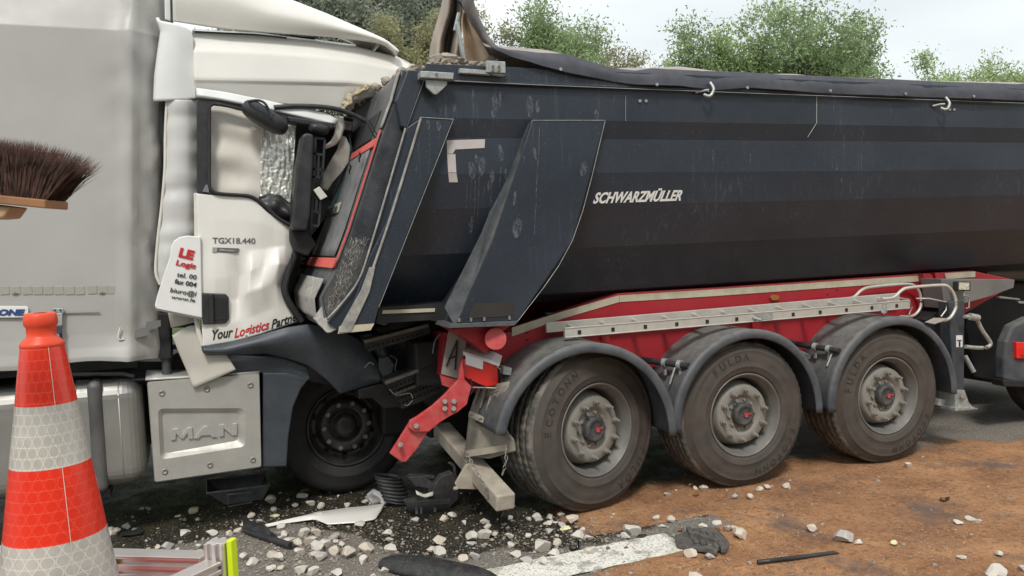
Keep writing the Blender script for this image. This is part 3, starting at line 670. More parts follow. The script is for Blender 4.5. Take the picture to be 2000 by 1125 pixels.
part('torn_tarpaulin', MB().loft([[at(x, y, Y=Y) for x, y in c] for c, Y in cols_], n=20, m=5, disp=lambda u, v, p: (0, .02*nz3(p, 8, 1), 0)), M('tarp_lining', (.58, .46, .34), .8, var=.15, vs=8, bump=.2, bs=40), T, solid=.005)
rows = [[at(x, y, Y=4.83) for x, y in ((900, -75), (905, 10), (922, 48), (944, 82), (964, 104), (988, 117))], [at(x, y, Y=4.76) for x, y in ((915, -75), (918, 5), (930, 40), (948, 76), (968, 98), (1000, 112))], [at(x, y, Y=4.86) for x, y in ((925, -75), (925, 5), (936, 40), (952, 72), (972, 92), (1005, 103))]]
part('tarpaulin_roll', MB().loft(rows, n=40, m=5, disp=lambda u, v, p: (0, .015*nz3(p, 9), .006*nz3(p, 12))), M('roll_dusty', (.10, .092, .095), .7, var=.25, vs=12, dust=.3, dscale=9, bump=.3, bs=30), T, solid=.012)
rows = [[at(x, y, Y=4.9) for x, y in ((866, -75), (878, -10), (900, 6))], [at(x, y, Y=4.95) for x, y in ((896, -75), (896, -30), (906, 20))]]
part('tarpaulin_fold', MB().loft(rows, n=12, m=4, disp=lambda u, v, p: (0, .015*nz3(p, 9), 0)), tarp, T, solid=.01)
part('tarp_strut', MB().bar(at(893, 45, Y=4.84), at(907, 124, Y=4.84), .03, .02).bar(at(896, 25, Y=4.86), at(888, 60, Y=4.86), .018, .018), galv, T, bevel=.003)
part('corner_bracket', MB().pp([(822, 138), (887, 142), (885, 155), (822, 151)], 4.60, .09), galv, T, bevel=.004)
part('corner_bracket', MB().pp([(832, 155), (874, 157), (873, 166), (854, 184), (848, 184), (833, 170)], 4.63, .02), galv, T, bevel=.003)
part('corner_bracket', MB().pp([(898, 133), (950, 137), (949, 142), (986, 144), (985, 148), (898, 142)], 4.64, .08).pp([(950, 118), (987, 120), (988, 143), (951, 141)], 4.625, .02), galv, T, bevel=.003)
for bx, by in ((963, 129), (975, 129), (963, 137), (975, 137), (853, 144)): part('bolt', MB().cyl(at(bx, by, Y=4.63), at(bx, by, Y=4.61 if bx > 900 else 4.585), .008, 6), bolt, T)
part('cable', MB().tube(smoothline([at(x, y, Y=4.62) for x, y in ((955, 144), (975, 150), (988, 147), (990, 139))]), .004, 6), blk, T)

# ---- chassis
YB = 5.12
ctop = [(985, 652), (1100, 612), (1210, 573), (1400, 562), (1650, 545), (1800, 535), (1900, 529)]
ch = [(870, 650)] + ctop + [(1975, 545), (1975, 560), (1895, 606), (1845, 645), (1700, 690), (1560, 700), (1300, 712), (1180, 745), (1040, 800), (960, 790), (905, 745)]
part('chassis_beam', MB().pp(ch, YB, .14), red, T, bevel=.006)
part('chassis_beam', MB().box((4.0, 6.85, 1.05), (5.2, .14, .42)), red, T)
part('gooseneck_plate', MB().pp([(1838, 545), (1982, 546), (1980, 562), (1930, 580), (1845, 603)], YB-.25, .2), M('grey_steel', (.18, .18, .18), .5, .3, dust=.4), T, bevel=.004)
st = [(1000, 640), (1100, 608), (1209, 577), (1209, 590), (1100, 622), (1000, 657)]
part('contour_tape', MB().pp(st, YB-.006, .006), tape_c, T)
part('contour_tape', MB().pp([(1210, 577), (1400, 565), (1650, 548), (1803, 538), (1803, 549), (1650, 560), (1400, 578), (1210, 590)], YB-.006, .006), tape_c, T)
part('contour_tape', MB().pp([(1845, 534), (1905, 530), (1905, 541), (1848, 545)], YB-.006, .006), tape_c, T)
part('gusset', MB().pp([(1803, 534), (1820, 536), (1832, 568), (1806, 558)], YB-.06, .05), red, T); part('gusset', MB().pp([(1826, 533), (1840, 533), (1850, 566), (1832, 562)], YB-.06, .05), red, T)
for x, y in ((1634, 566), (1616, 575), (1702, 560), (1184, 641+30), (1029, 650), (1029, 664), (1120, 678)): part('bolt_hole', MB().cyl(at(x, y, Y=YB+.002), at(x, y, Y=YB-.003), .008, 8), blkm, T)
part('marker_lamp', MB().pp([(1505, 581), (1510, 576), (1520, 577), (1523, 582), (1518, 587), (1508, 587)], YB-.02, .02), amber, T, bevel=.004)
for x in (1183, 1478): part('bracket', MB().pp([(x-8, 652 if x < 1300 else 626), (x+8, 651 if x < 1300 else 625), (x+9, 690), (x-7, 690)], YB-.02, .02), red, T, bevel=.003)
# rear pivot: red tube end and wedge
part('pivot_tube', MB().cyl(at(968, 662, Y=4.68), at(968, 662, Y=5.5), .066, 28), redlight, T, bevel=.004)
part('pivot_wedge', MB().pp([(880, 642), (1002, 634), (985, 645), (950, 690), (930, 672)], YR+.12, .25), red, T, bevel=.004)
part('rear_crossmember', MB().pp([(868, 650), (905, 655), (905, 745), (862, 735)], YB+.02, 1.6), red, T, bevel=.004)
part('a_plate', MB().pp([(876, 647), (914, 655), (896, 740), (862, 730)], 5.02, .008), M('dirty_plate', (.34, .33, .30), .7, var=.3, vs=14, dust=.6, dscale=14, dcol=(.16, .15, .13)), T)  # tilted A-plate waste sign
mb = MB(); 
for a_, b_ in (((872, 715), (893, 665)), ((893, 665), (889, 722)), ((876, 700), (891, 696))): mb.bar(at(*a_, Y=5.012), at(*b_, Y=5.012), .010, .008)
tag(part('lettering', mb, letter_b, T), kind='stuff')
part('rear_apron', MB().pp([(860, 733), (895, 742), (900, 765), (864, 752)], 5.03, .02), redlight, T)
# light cluster with tin roof, hanging askew
lc_ = part('tail_light', MB().pp([(907, 702), (972, 712), (974, 752), (950, 756), (911, 738)], 4.88, .10), lensr, T, bevel=.006)
part('lamp_roof', MB().prism([at(904, 686, Y=4.95), at(960, 704, Y=4.86), at(976, 711, Y=4.86), at(975, 716, Y=4.86), at(958, 710, Y=4.86), at(905, 694, Y=4.95)], (.10, .22, .02)).prism([at(910, 692, Y=4.86), at(944, 703, Y=4.86), at(943, 722, Y=4.86), at(910, 712, Y=4.86)], (.0, .012, 0)), whiter, lc_, bevel=.002)
part('lamp_frame', MB().tube([at(970, 716, Y=4.86), at(978, 722, Y=4.86), at(980, 750, Y=4.86), at(968, 758, Y=4.88), at(905, 756, Y=4.9)], .005, 6).pp([(984, 715), (1000, 719), (998, 733), (983, 731)], 4.84, .08), galv, lc_)
part('lamp_cable', MB().tube(smoothline([at(x, y, Y=4.85) for x, y in ((920, 740), (922, 765), (916, 772))]), .004, 5), blk, lc_)
part('lamp_cable', MB().tube(smoothline([at(x, y, Y=4.85) for x, y in ((945, 752), (950, 770), (965, 768), (985, 755))]), .003, 5), blk, lc_)
# folding under-run arm (red, bolted) and bent dusty beam
arm = part('underrun_arm', MB().pp([(903, 700), (908, 742), (921, 755), (912, 790), (893, 806), (880, 812), (858, 826), (838, 843), (810, 844), (798, 835), (801, 822), (815, 814), (845, 793), (868, 772), (896, 742), (899, 715)], 4.80, .03), redlight, T, bevel=.004)
part('arm_tip', MB().pp([(800, 826), (838, 840), (812, 880), (793, 902), (784, 902), (762, 886), (775, 866)], 4.83, .03), redlight, arm, bevel=.004)
for x, y in ((869, 784), (887, 784), (869, 798), (886, 798), (813, 832), (782, 868)): part('bolt', MB().cyl(at(x, y, Y=4.80), at(x, y, Y=4.775), .016, 6), bolt, arm)
part('underrun_beam', MB().bar(at(988, 982, Y=4.58), at(862, 838, Y=5.75), .125, .105), beige, T, bevel=.012, seg=3)
part('beam_bracket', MB().pp([(889, 945), (910, 908), (922, 905), (965, 950), (930, 956), (893, 955)], 4.98, .02).tube([at(886, 954, Y=4.96), at(893, 954, Y=4.96)], .012, 8), beige, T, bevel=.003)
def chain(pts, name='chain'):
    pts = resample(pts, max(4, int(sum((b-a).length for a, b in zip(pts, pts[1:]))/.024))); mb = MB()
    for i, (a, b) in enumerate(zip(pts, pts[1:])):
        c = (a+b)/2; d = (b-a).normalized(); s_ = Vector((1, 0, 0)) if i % 2 else Vector((0, 1, 0)); s_ = (s_ - d*s_.dot(d)).normalized()
        mb.tube([c + d*math.cos(t)*.017 + s_*math.sin(t)*.009 for t in np.linspace(0, 6.283, 9)], .0028, 5, caps=False)
    tag(part(name, mb, bolt, T), kind='stuff')
chain([at(986, 880, Y=4.72), at(990, 895, Y=4.7), at(981, 928, Y=4.7)]); chain([at(914, 890, Y=4.8), at(928, 915, Y=4.75), at(950, 955, Y=4.7), at(955, 980, Y=4.7)])

# ---- running gear
hubs = [(2.40, 4.80, .545, R_(15)), (3.55, 4.765, .52, 0), (4.86, 4.765, .52, 0)]
W1 = make_wheel(T, hubs[0][:3], hubs[0][3]); 
W2 = copy_tree(W1, T); W3 = copy_tree(W1, T); W1.scale = (1.05,)*3
for W_, h in ((W2, hubs[1]), (W3, hubs[2])): W_.location = Vector(h[:3])-Vector(T['base']); W_.rotation_euler = (0, h[3]*.2, h[3])
for W_, k in ((W1, 0), (W2, 1.1), (W3, 2.3)):
    arc_text(('FULDA', 'FULDA', 'FULDA')[0], .415, -.015, (118, -38, -78)[int(k)], 9.5, .05, None, letter_t, W_)
    arc_text('ECOTONN', .415, -.015, (-84, 112, 118)[int(k)], 9.5, .045, None, letter_t, W_)
for h in hubs:
    fw = copy_tree(W1, T); fw.location = Vector((h[0] if h[0] > 2.5 else 2.24, 7.24, .52))-Vector(T['base']); fw.rotation_euler = (0, 0, math.pi)
    part('axle', MB().cyl((h[0], 4.95, .5), (h[0], 7.05, .52), .07, 16).box((h[0], 5.45, .62), (.5, .12, .16)).box((h[0], 6.55, .62), (.5, .12, .16)).box((h[0]-.25, 5.45, .8), (.14, .12, .5)), blkm, T)
    part('brake_chamber', MB().cyl((h[0]+.25, 5.3, .55), (h[0]+.25, 5.55, .6), .10, 16), blkm, T)
def fender(cx, cz, r, a0, a1, y0=4.715, w_=.43):
    rows = []
    for (dr, y) in ((-.055, y0), (-.03, y0-.008), (0, y0), (.006, y0+.02), (.0, y0+.06), (.0, y0+.2), (.004, y0+w_-.03), (-.03, y0+w_)):
        rows.append([Vector((cx + math.sin(R_(a))*(r+dr), y, cz + math.cos(R_(a))*(r+dr))) for a in np.linspace(a0, a1, 40)])
    f = part('mudguard', MB().loft(rows, n=48, m=2, disp=lambda u, v, p: (0, 0, .003*nz3(p, 6))), fend, T, solid=.008, auto=50); return f
fender(2.27, .50, .64, -78, 92, y0=4.665, w_=.48); fender(3.55, .50, .625, -92, 92); fender(4.87, .50, .625, -93, 92)
def rod(p, q, r=.022, m=blk, clamps=(), name='mudguard_stay'):
    o = part(name, MB().cyl(p, q, r, 12), m, T)
    for t in clamps:
        c = p.lerp(q, t); d = (q-p).normalized()
        part('clamp', MB().cyl(c-d*.014, c+d*.014, r*1.5, 12).box(c+Vector((0, 0, -.05)), (.016, .016, .07)), galv, o)
rod(at(1232, 700, Y=5.15), at(1345, 715, Y=4.74), .022, blk, (.6, .85)); rod(at(1537, 668, Y=5.15), at(1640, 686, Y=4.74), .022, blk, (.55, .8))
rod(at(1235, 708, Y=4.95), at(1262, 716, Y=4.74), .02, fend); rod(at(1560, 688, Y=4.95), at(1578, 697, Y=4.74), .02, fend); rod(at(1815, 667, Y=5.0), at(1835, 672, Y=4.74), .02, galv)
for (x0, y0, x1, y1) in ((1350, 705, 1332, 745), (1318, 718, 1308, 750), (1655, 680, 1640, 712), (1625, 690, 1615, 715)):
    rod(at(x0, y0, Y=4.80), at(x1, y1, Y=4.80), .007, galv, name='clamp_strap')
# mud flap behind the first wheel
fl = MB().loft([[at(x, y, Y=Y) for x, y, Y in r] for r in (((933, 762, 5.15), (960, 752, 4.95), (995, 745, 4.76)), ((918, 810, 5.15), (950, 815, 4.95), (985, 832, 4.76)), ((908, 860, 5.12), (955, 868, 4.92), (1003, 860, 4.74)), ((905, 888, 5.1), (955, 896, 4.9), (1008, 880, 4.74)))], n=20, m=6, disp=lambda u, v, p: (.02*nz3(p, 5), 0, 0))
fo = part('mud_flap', fl, flapm, T, solid=.012)
part('flap_strip', MB().prism([at(x, y, Y=Y) for x, y, Y in ((920, 803, 5.08), (985, 832, 4.74), (983, 842, 4.74), (918, 813, 5.08))], (-.012, 0, 0)), beige, fo); part('flap_strip', MB().prism([at(x, y, Y=Y) for x, y, Y in ((912, 880, 5.02), (990, 868, 4.73), (991, 880, 4.73), (913, 893, 5.02))], (-.012, 0, 0)), beige, fo)
for x, y in ((922, 810), (940, 818), (957, 825), (976, 832), (914, 887), (958, 880)): part('rivet', MB().cyl(at(x, y, Y=4.9)+Vector((0, 0, 0)), at(x, y, Y=4.9)+Vector((-.02, -.012, 0)), .008, 8), bolt, fo)
for i in range(5):
    x = 925+i*13; part('flap_rib', MB().tube([at(x+12, 758, Y=5.08-i*.075), at(x, 790+i*6, Y=5.08-i*.075)], .010, 6), flapm, fo)
# ---- ladder
nr = lambda t: at(1102, 650, Y=4.86).lerp(at(1775, 594, Y=4.86), t); fr = lambda t: at(1066, 640, Y=5.06).lerp(at(1755, 580, Y=5.06), t)
lad = part('ladder', MB().bar(nr(0), nr(1), .025, .068).bar(nr(0)+Vector((0, -.014, .03)), nr(1)+Vector((0, -.014, .03)), .006, .008).bar(nr(0)+Vector((0, -.014, -.03)), nr(1)+Vector((0, -.014, -.03)), .006, .008).bar(fr(0), fr(1), .025, .068), alu, T, bevel=.003)
for i in range(12):
    t = .035 + i*.0835; a = nr(t); b = fr(t+.0)
    part('rung', MB().bar(a, Vector((a.x+.02, b.y, fr(t).z)), .028, .028), alu, lad)
    part('rung_end', MB().box(a+Vector((0, -.0145, -.003)), (.024, .004, .026)), blkm, lad)
part('ladder_lock', MB().box(nr(.53)+Vector((0, -.016, 0)), (.16, .004, .045)).cyl(nr(.50)+Vector((0, -.01, 0)), nr(.50)+Vector((.03, -.07, -.02)), .012, 8), galv, lad)
part('padlock', MB().cyl(at(1727, 607, Y=4.80), at(1727, 607, Y=4.83), .022, 12).tube([at(1724, 604, Y=4.81), at(1724, 595, Y=4.81), at(1731, 594, Y=4.81), at(1731, 604, Y=4.81)], .005, 6), galv, lad, bevel=.003)
for pts, Y in ((((1655, 583), (1668, 580), (1684, 566), (1705, 560), (1765, 555), (1785, 558), (1796, 572), (1799, 592), (1795, 606), (1785, 616), (1770, 620)), 5.06), (((1722, 584), (1745, 581), (1760, 568), (1775, 562), (1835, 557), (1853, 561), (1864, 578), (1867, 598), (1860, 615), (1850, 624), (1832, 627)), 4.70)):
    part('ladder_hook', MB().tube(smoothline([at(x, y, Y=Y) for x, y in pts], 4), .0125, 10), alu, lad)
for pts, Y in ((((1745, 580), (1775, 585), (1782, 600), (1775, 614)), 5.06), (((1790, 583), (1815, 583), (1848, 590), (1848, 605), (1838, 618)), 4.70)):
    part('ladder_hook', MB().tube([at(x, y, Y=Y) for x, y in pts], .006, 6), alu, lad)
part('hook_foot', MB().pp([(1748, 624), (1765, 616), (1782, 616), (1760, 625)], 5.02, .03), alu, lad)
part('hook_foot', MB().pp([(1812, 630), (1830, 621), (1852, 622), (1826, 633)], 4.68, .03), alu, lad)
# ---- landing leg
leg = part('landing_leg', MB().pp([(1852, 590), (1884, 586), (1883, 762), (1870, 764), (1860, 700)], 4.78, .10), slate, T, bevel=.006)
part('leg_foot', MB().pp([(1866, 762), (1884, 762), (1892, 785), (1900, 795), (1866, 797)], 4.76, .16).pp([(1835, 780), (1866, 780), (1866, 797), (1832, 792)], 4.85, .1), galv, leg, bevel=.003)
part('foot_plate', MB().pp([(1866, 797), (1902, 795), (1912, 799), (1866, 803)], 4.72, .25), galv, leg, bevel=.003)
part('bolt', MB().cyl(at(1881, 773, Y=4.76), at(1881, 773, Y=4.72), .02, 8), bolt, leg)
part('warning_label', MB().pp([(1868, 655), (1880, 655), (1880, 678), (1868, 678)], 4.776, .004), whiter, leg); part('warning_mark', MB().pp([(1870, 664), (1878, 664), (1878, 666), (1870, 666)], 4.773, .003).pp([(1873, 667), (1876, 667), (1876, 677), (1873, 677)], 4.773, .003), letter_b, leg)
part('crank', MB().tube(smoothline([at(x, y, Y=4.7) for x, y in ((1884, 618), (1898, 620), (1908, 625), (1918, 645), (1932, 665), (1934, 673), (1926, 679), (1905, 679), (1886, 677))], 3), .016, 10).cyl(at(1893, 618, Y=4.69), at(1910, 621, Y=4.69), .028, 8), galv, leg)
part('brace', MB().cyl(at(1884, 695, Y=4.95), at(1902, 727, Y=4.9), .02, 10), galv, leg)
part('leg_mount', MB().pp([(1810, 625), (1845, 600), (1845, 660), (1835, 660), (1812, 650)], 4.95, .2), blkm, leg)
lampo = part('work_lamp', MB().pp([(1871, 550), (1896, 550), (1896, 568), (1871, 568)], 4.78, .05), blk, leg, bevel=.004)
part('lamp_lens', MB().pp([(1873.5, 552), (1893.5, 552), (1893.5, 566), (1873.5, 566)], 4.775, .006), M('lamp_clear', (.55, .55, .42), .15, var=.35, vs=60, coat=.5), lampo, bevel=.002)
part('lamp_bracket', MB().tube([at(1883, 568, Y=4.8), at(1883, 578, Y=4.8)], .008, 6).tube([at(1886, 577, Y=4.8), at(1893, 580, Y=4.8), at(1893, 601, Y=4.8), at(1886, 602, Y=4.8)], .006, 6), galv, lampo)
# under-body: dark tank, pipes, cross members so light is stopped as it is under a trailer
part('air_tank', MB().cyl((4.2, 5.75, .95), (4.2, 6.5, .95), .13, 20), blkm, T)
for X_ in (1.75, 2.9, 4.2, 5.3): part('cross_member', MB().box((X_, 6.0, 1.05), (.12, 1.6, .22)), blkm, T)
part('far_light_blocker', MB().box((6.2, 7.25, .75), (1.6, .06, .5)).box((1.1, 7.25, .9), (1.2, .05, .5)), blkm, T)  # unseen boxes added on the far side to stop light under the trailer
for h in hubs: part('far_wheel_blocker', MB().box((h[0], 7.05, 1.0), (1.15, .45, .25)), blkm, T)  # plain boxes over the far wheels, added to block light from behind
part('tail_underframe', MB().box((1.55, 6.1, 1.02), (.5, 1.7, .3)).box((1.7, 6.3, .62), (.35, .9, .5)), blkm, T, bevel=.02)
# load of broken limestone along the open rear edge
load = MB()
rs = random.Random(5)
ico = None
def stone_geo(seed, flat=.7):
    import bmesh
    bm = bmesh.new(); bmesh.ops.create_icosphere(bm, subdivisions=2, radius=.5)
    rg = random.Random(seed)
    # knock flat facets off, the way crushed rock breaks
    for k in range(11):
        nrm = Vector((rg.gauss(0, 1), rg.gauss(0, 1), rg.gauss(0, 1))).normalized(); d = rg.uniform(.20, .36)
        q = bmesh.ops.bisect_plane(bm, geom=bm.verts[:]+bm.edges[:]+bm.faces[:], plane_co=nrm*d, plane_no=nrm, clear_outer=True)
        ed = [e for e in q['geom_cut'] if isinstance(e, bmesh.types.BMEdge)]
        if ed: bmesh.ops.contextual_create(bm, geom=ed)
    sx, sy, sz = rg.uniform(.85, 1.3), rg.uniform(.7, 1), rg.uniform(.55, .85)*flat/.7
    for v in bm.verts: v.co = Vector((v.co.x*sx, v.co.y*sy, v.co.z*sz))
    zmin = min(v.co.z for v in bm.verts); 
    for v in bm.verts: v.co.z -= zmin
    vs = [v.co.copy() for v in bm.verts]; fs = [tuple(v.index for v in f.verts) for f in bm.faces]; bm.free()
    W_ = max(v.x for v in vs)-min(v.x for v in vs); return [v/W_ for v in vs], fs
SG = [stone_geo(100+i) for i in range(14)]
def addstone(mb, p, s, k, rot):
    vs, fs = SG[k]; m = Matrix.Rotation(rot, 3, 'Z'); mb.add([Vector(p) + (m @ v)*s for v in vs], fs)
for i in range(260):
    t = rs.random(); Y = 4.72 + 2.3*t; p = gy(edgeP[0], Y); p.x += rs.uniform(.0, .35); p.z += -.03 + (p.x-edgeP[0].x)*.10 + .10*max(0, math.sin(t*3.0)) * rs.random()
    addstone(load, p, rs.uniform(.035, .085), rs.randrange(14), rs.uniform(0, 6))
for i in range(90):
    x = rs.uniform(840, 985); p = at(x, rs.uniform(122, 136) + (x-840)*.03, Y=rs.uniform(4.74, 5.0)); addstone(load, p, rs.uniform(.025, .06), rs.randrange(14), rs.uniform(0, 6))
for x, y, s_ in ((875, 133, .13), (850, 134, .12), (895, 134, .09), (862, 128, .1)): addstone(load, at(x, y, Y=4.85), s_, rs.randrange(14), rs.uniform(0, 6))
load.add([(1.25, 4.74, 2.80), (2.2, 4.74, 2.80), (2.2, 7.25, 2.9), (1.25, 7.25, 2.84)], [(0, 1, 2, 3)])
o = single('gravel_load', load, M('load_stone', (.33, .29, .24), .9, var=.35, vs=25, bump=.4, bs=60), 'broken grey-brown stone heaped along the top edge of the tipper tail', 'gravel'); o['kind'] = 'stuff'; del o['category']

# ------------------------------------------------------------------ white cab tractor, crushed into the tipper
YM = 5.62
K = thing('truck_tractor', (.3, 7.0, 0), 'crushed white cab tractor jammed under the tail of the dark tipper, door buckled', 'truck')
def A(pxs, Y): return [at(x, y, Y=Y) for x, y in pxs]
def A3(pxs): return [at(x, y, Y=Y) for x, y, Y in pxs]
# high roof side
roofrows = [A([(376, 60), (500, 66), (620, 80), (700, 92), (765, 108), (812, 133)], YM+.35), A([(376, 63), (500, 70), (620, 84), (700, 96), (765, 112), (812, 137)], YM+.08), A([(377, 100), (500, 104), (620, 112), (700, 122), (760, 134), (800, 146)], YM), A([(379, 155), (480, 157), (600, 159), (680, 161), (740, 168), (760, 174)], YM-.02), A([(379, 160), (480, 162), (600, 164), (680, 166), (740, 172), (760, 178)], YM-.01), A([(380, 190), (480, 198), (590, 207), (668, 213), (672, 200), (740, 184)], YM+.03)]
part('roof_side', MB().loft(roofrows, n=70, m=10, lin=True, disp=lambda u, v, p: (0, .004*nz3((p.x*.5, p.y, p.z*1.5), 4, 3), 0)), white, K, solid=.02)
part('roof_top', MB().loft([[Vector((p.x, y, p.z + d)) for p in roofrows[0]] for y, d in ((YM+.34, -.002), (YM+.9, .10), (YM+1.7, .10), (YM+2.4, -.1))], n=40, m=4), white, K, solid=.02)
part('roof_edge_trim', MB().tube(smoothline(A([(380, 62), (440, 65), (500, 68), (560, 74)], YM+.05)), .006, 6), blk, K)
part('torn_roof_edge', MB().loft([A([(668, 214), (672, 200), (680, 186), (695, 176), (715, 168)], YM-.02), A([(676, 218), (682, 203), (690, 192), (704, 180), (722, 172)], YM-.06)], n=30, m=3, disp=lambda u, v, p: (.03*nz3(p, 30), .03*nz3(p, 25, 4), .02*nz3(p, 40, 2))), M('torn_foam', (.42, .36, .24), .9, var=.4, vs=40, bump=.5, bs=60), K, solid=.02)
# upper air deflector: hollow shell
dtop = [(336, -70), (440, -70), (520, -14), (575, 4), (640, 30), (700, 57), (745, 78), (770, 96), (777, 104)]
dbot = [(338, 42), (440, 58), (500, 62), (560, 66), (640, 71), (700, 77), (738, 82), (758, 90), (774, 106)]
part('air_deflector', MB().loft([[p+Vector((0, .28, -.02)) for p in A(dtop, YM+.02)], A(dtop, YM+.06), [a.lerp(b, .5)+Vector((0, -.04, 0)) for a, b in zip(resample(A(dtop, YM), 16), resample(A(dbot, YM), 16))], A(dbot, YM)], n=60, m=10), white, K, solid=.018)
part('deflector_web', MB().loft([A([(742, 82), (738, 92), (730, 100)], YM+.05), A([(730, 81), (728, 92), (724, 99)], YM+.25)], n=6, m=2), whiter, K, solid=.008)
part('deflector_tip', MB().loft([A([(752, 88), (765, 98), (777, 107)], YM-.02), A([(756, 86), (768, 92), (776, 100)], YM+.1)], n=6, m=2), inner, K, solid=.01)
part('roof_rail', MB().pp([(380, 62), (520, 66), (618, 72), (608, 82), (500, 76), (380, 68)], YM+.30, .5), blkm, K, bevel=.004)  # black rails, the block also painting the shaded gap under the deflector
part('deflector_post', MB().pp([(722, 80), (736, 82), (734, 102), (722, 100)], YM+.4, .06), blkm, K)
part('rear_post', MB().pp([(320, -70), (338, -70), (338, 44), (322, 38)], YM+.03, .08), whiter, K, bevel=.008); part('rear_gap', MB().pp([(331, -70), (338, -70), (338, 44), (333, 44)], YM-.005, .06), blk, K)
# rear side fairings
part('side_fairing', MB().loft([A([(307, 34), (316, 62), (309, 110), (304, 150), (302, 198)], YM+.02), A([(313, 40), (320, 62), (314, 110), (310, 150), (308, 198)], YM-.02), A([(345, 48), (348, 70), (346, 110), (345, 150), (344, 196)], YM-.03), A([(372, 60), (377, 78), (377, 120), (382, 150), (382, 193)], YM+.0)], n=30, m=8, disp=lambda u, v, p: (0, .012*nz3(p, 4), 0)), whiter, K, solid=.02)
def corr(u, v, p): return (0, .007*math.sin(p.z*38+5*nz3((0, 0, p.z), 3))*(.4+.6*abs(nz3(p, 3, 2))) + .008*nz3((p.x*.3, p.y, p.z), 11), 0)
part('crushed_panel', MB().loft([A([(326, 196), (323, 260), (322, 330), (316, 400), (308, 470), (305, 530), (314, 556)], YM+.0), A([(345, 196), (343, 260), (342, 330), (338, 400), (330, 470), (326, 530), (330, 556)], YM-.03), A([(365, 196), (366, 260), (365, 330), (364, 400), (360, 470), (355, 530), (355, 560)], YM-.02), A([(384, 196), (386, 260), (386, 330), (386, 400), (386, 470), (380, 530), (372, 560)], YM+.04)], n=150, m=8, disp=corr), M('panel_silverwhite', (.60, .60, .59), .38, var=.05, vs=6, dust=.15, dscale=6), K, solid=.012)
part('panel_rim', MB().tube(smoothline(A([(326, 196), (323, 260), (322, 330), (316, 400), (308, 470), (304, 530), (313, 556)], YM-.01)), .010, 6), inner, K)
part('rear_gap_shade', MB().pp([(311, 198), (328, 194), (326, 330), (318, 440), (311, 440), (313, 330)], YM+.10, .06), blk, K)  # black strip painting the shade in the gap behind the cab
part('cab_rear_wall', MB().pp([(316, 60), (386, 66), (386, 640), (330, 640), (318, 540)], YM+.16, 2.2), M('cab_inner_dark', (.03, .03, .033), .7, var=.3), K)
# printed board hanging off behind the door
bd = [(392, 462), (366, 460), (350, 463), (340, 470), (334, 482), (332, 500), (322, 530), (306, 580), (302, 598), (306, 604), (395, 621)]
bo_ = part('printed_board', MB().pp(bd, YM-.10, .03), letter_w, K, bevel=.006)
YT = YM-.104
def tx(s, x0, y0, x1, y1, h, m, bold=.02, sh=.22, Y=YT, par=bo_, sp=1.0, lean=0, onto=None):
    a, b = at(x0, y0, Y=Y), at(x1, y1, Y=Y); u = at(x0, y0-h, Y=Y)-a; u.x += lean
    return text('lettering', s, a, b, u, m, par, bold=bold, shear=sh, ext=.002 if not onto else .001, space=sp, onto=onto)
tx('LE', 348, 500, 381, 508, 17, letter_r, .055); tx('Logis', 343, 517, 383, 525, 10, letter_r, .035)
tx('tel. 00', 346, 540, 384, 546, 9, letter_b, .01); tx('fax 004', 341, 553, 384, 561, 9, letter_b, .02); tx('biuro@l', 332, 570, 384, 579, 9, letter_b, .008); tx('www.le', 335, 583, 381, 590, 7, letter_b, .008)
part('board_edge', MB().bar(at(303, 603, Y=YM-.09), at(394, 622, Y=YM-.09), .05, .012), M('board_underside', (.16, .16, .16), .6), bo_)
part('torn_flap', MB().loft([A3([(336, 655, YM-.02), (350, 690, YM-.03), (365, 725, YM-.05), (378, 758, YM-.08)]), A3([(382, 636, YM-.03), (396, 670, YM-.05), (410, 710, YM-.07), (420, 740, YM-.1)]), A3([(430, 680, YM-.05), (440, 690, YM-.06), (450, 705, YM-.08), (461, 722, YM-.1)])], n=16, m=6, disp=lambda u, v, p: (0, .01*nz3(p, 8), 0)), M('flap_grey', (.47, .45, .40), .7, var=.08, vs=8, dust=.3, dscale=8), K, solid=.012)
part('torn_flap', MB().pp([(328, 611), (385, 622), (380, 630), (334, 640)], YM+.04, .012), inner, K)
# ---- door
YD = YM-.07
dr = part('door', MB().loft([A3([(384, 376, YD), (410, 378, YD), (440, 381, YD), (470, 382, YD), (495, 388, YD), (520, 405, YD), (545, 428, YD), (572, 440, YD+.02)]),
    A3([(385, 430, YD), (420, 430, YD-.01), (450, 430, YD-.01), (480, 430, YD-.01), (510, 435, YD-.01), (535, 445, YD), (558, 455, YD), (577, 466, YD+.03)]),
    A3([(387, 490, YD), (420, 490, YD-.01), (450, 490, YD-.01), (480, 489, YD-.01), (510, 487, YD), (535, 482, YD+.01), (558, 480, YD+.01), (577, 492, YD+.04)]),
    A3([(389, 545, YD), (420, 545, YD-.02), (445, 542, YD-.01), (468, 540, YD+.035), (490, 528, YD-.06), (515, 520, YD-.02), (545, 515, YD-.05), (571, 522, YD+.06)]),
    A3([(391, 590, YD), (420, 590, YD-.01), (448, 585, YD+.01), (465, 582, YD+.05), (485, 570, YD-.06), (510, 562, YD-.07), (540, 555, YD-.02), (553, 558, YD+.08)]),
    A3([(394, 640, YD), (420, 638, YD-.01), (450, 632, YD-.01), (470, 626, YD+.01), (495, 618, YD-.01), (520, 608, YD-.02), (545, 598, YD), (568, 595, YD+.05)]),
    A3([(397, 678, YD), (425, 673, YD), (455, 668, YD), (480, 661, YD), (510, 653, YD), (540, 643, YD), (565, 634, YD+.02), (588, 626, YD+.04)])],
    n=60, m=10, lin=True, disp=lambda u, v, p: (0, .004*nz3(p, 4) + .004*nz3(p, 13, 4)*u*v, 0)), white, K, solid=.03, off=-1)
from mathutils.bvhtree import BVHTree
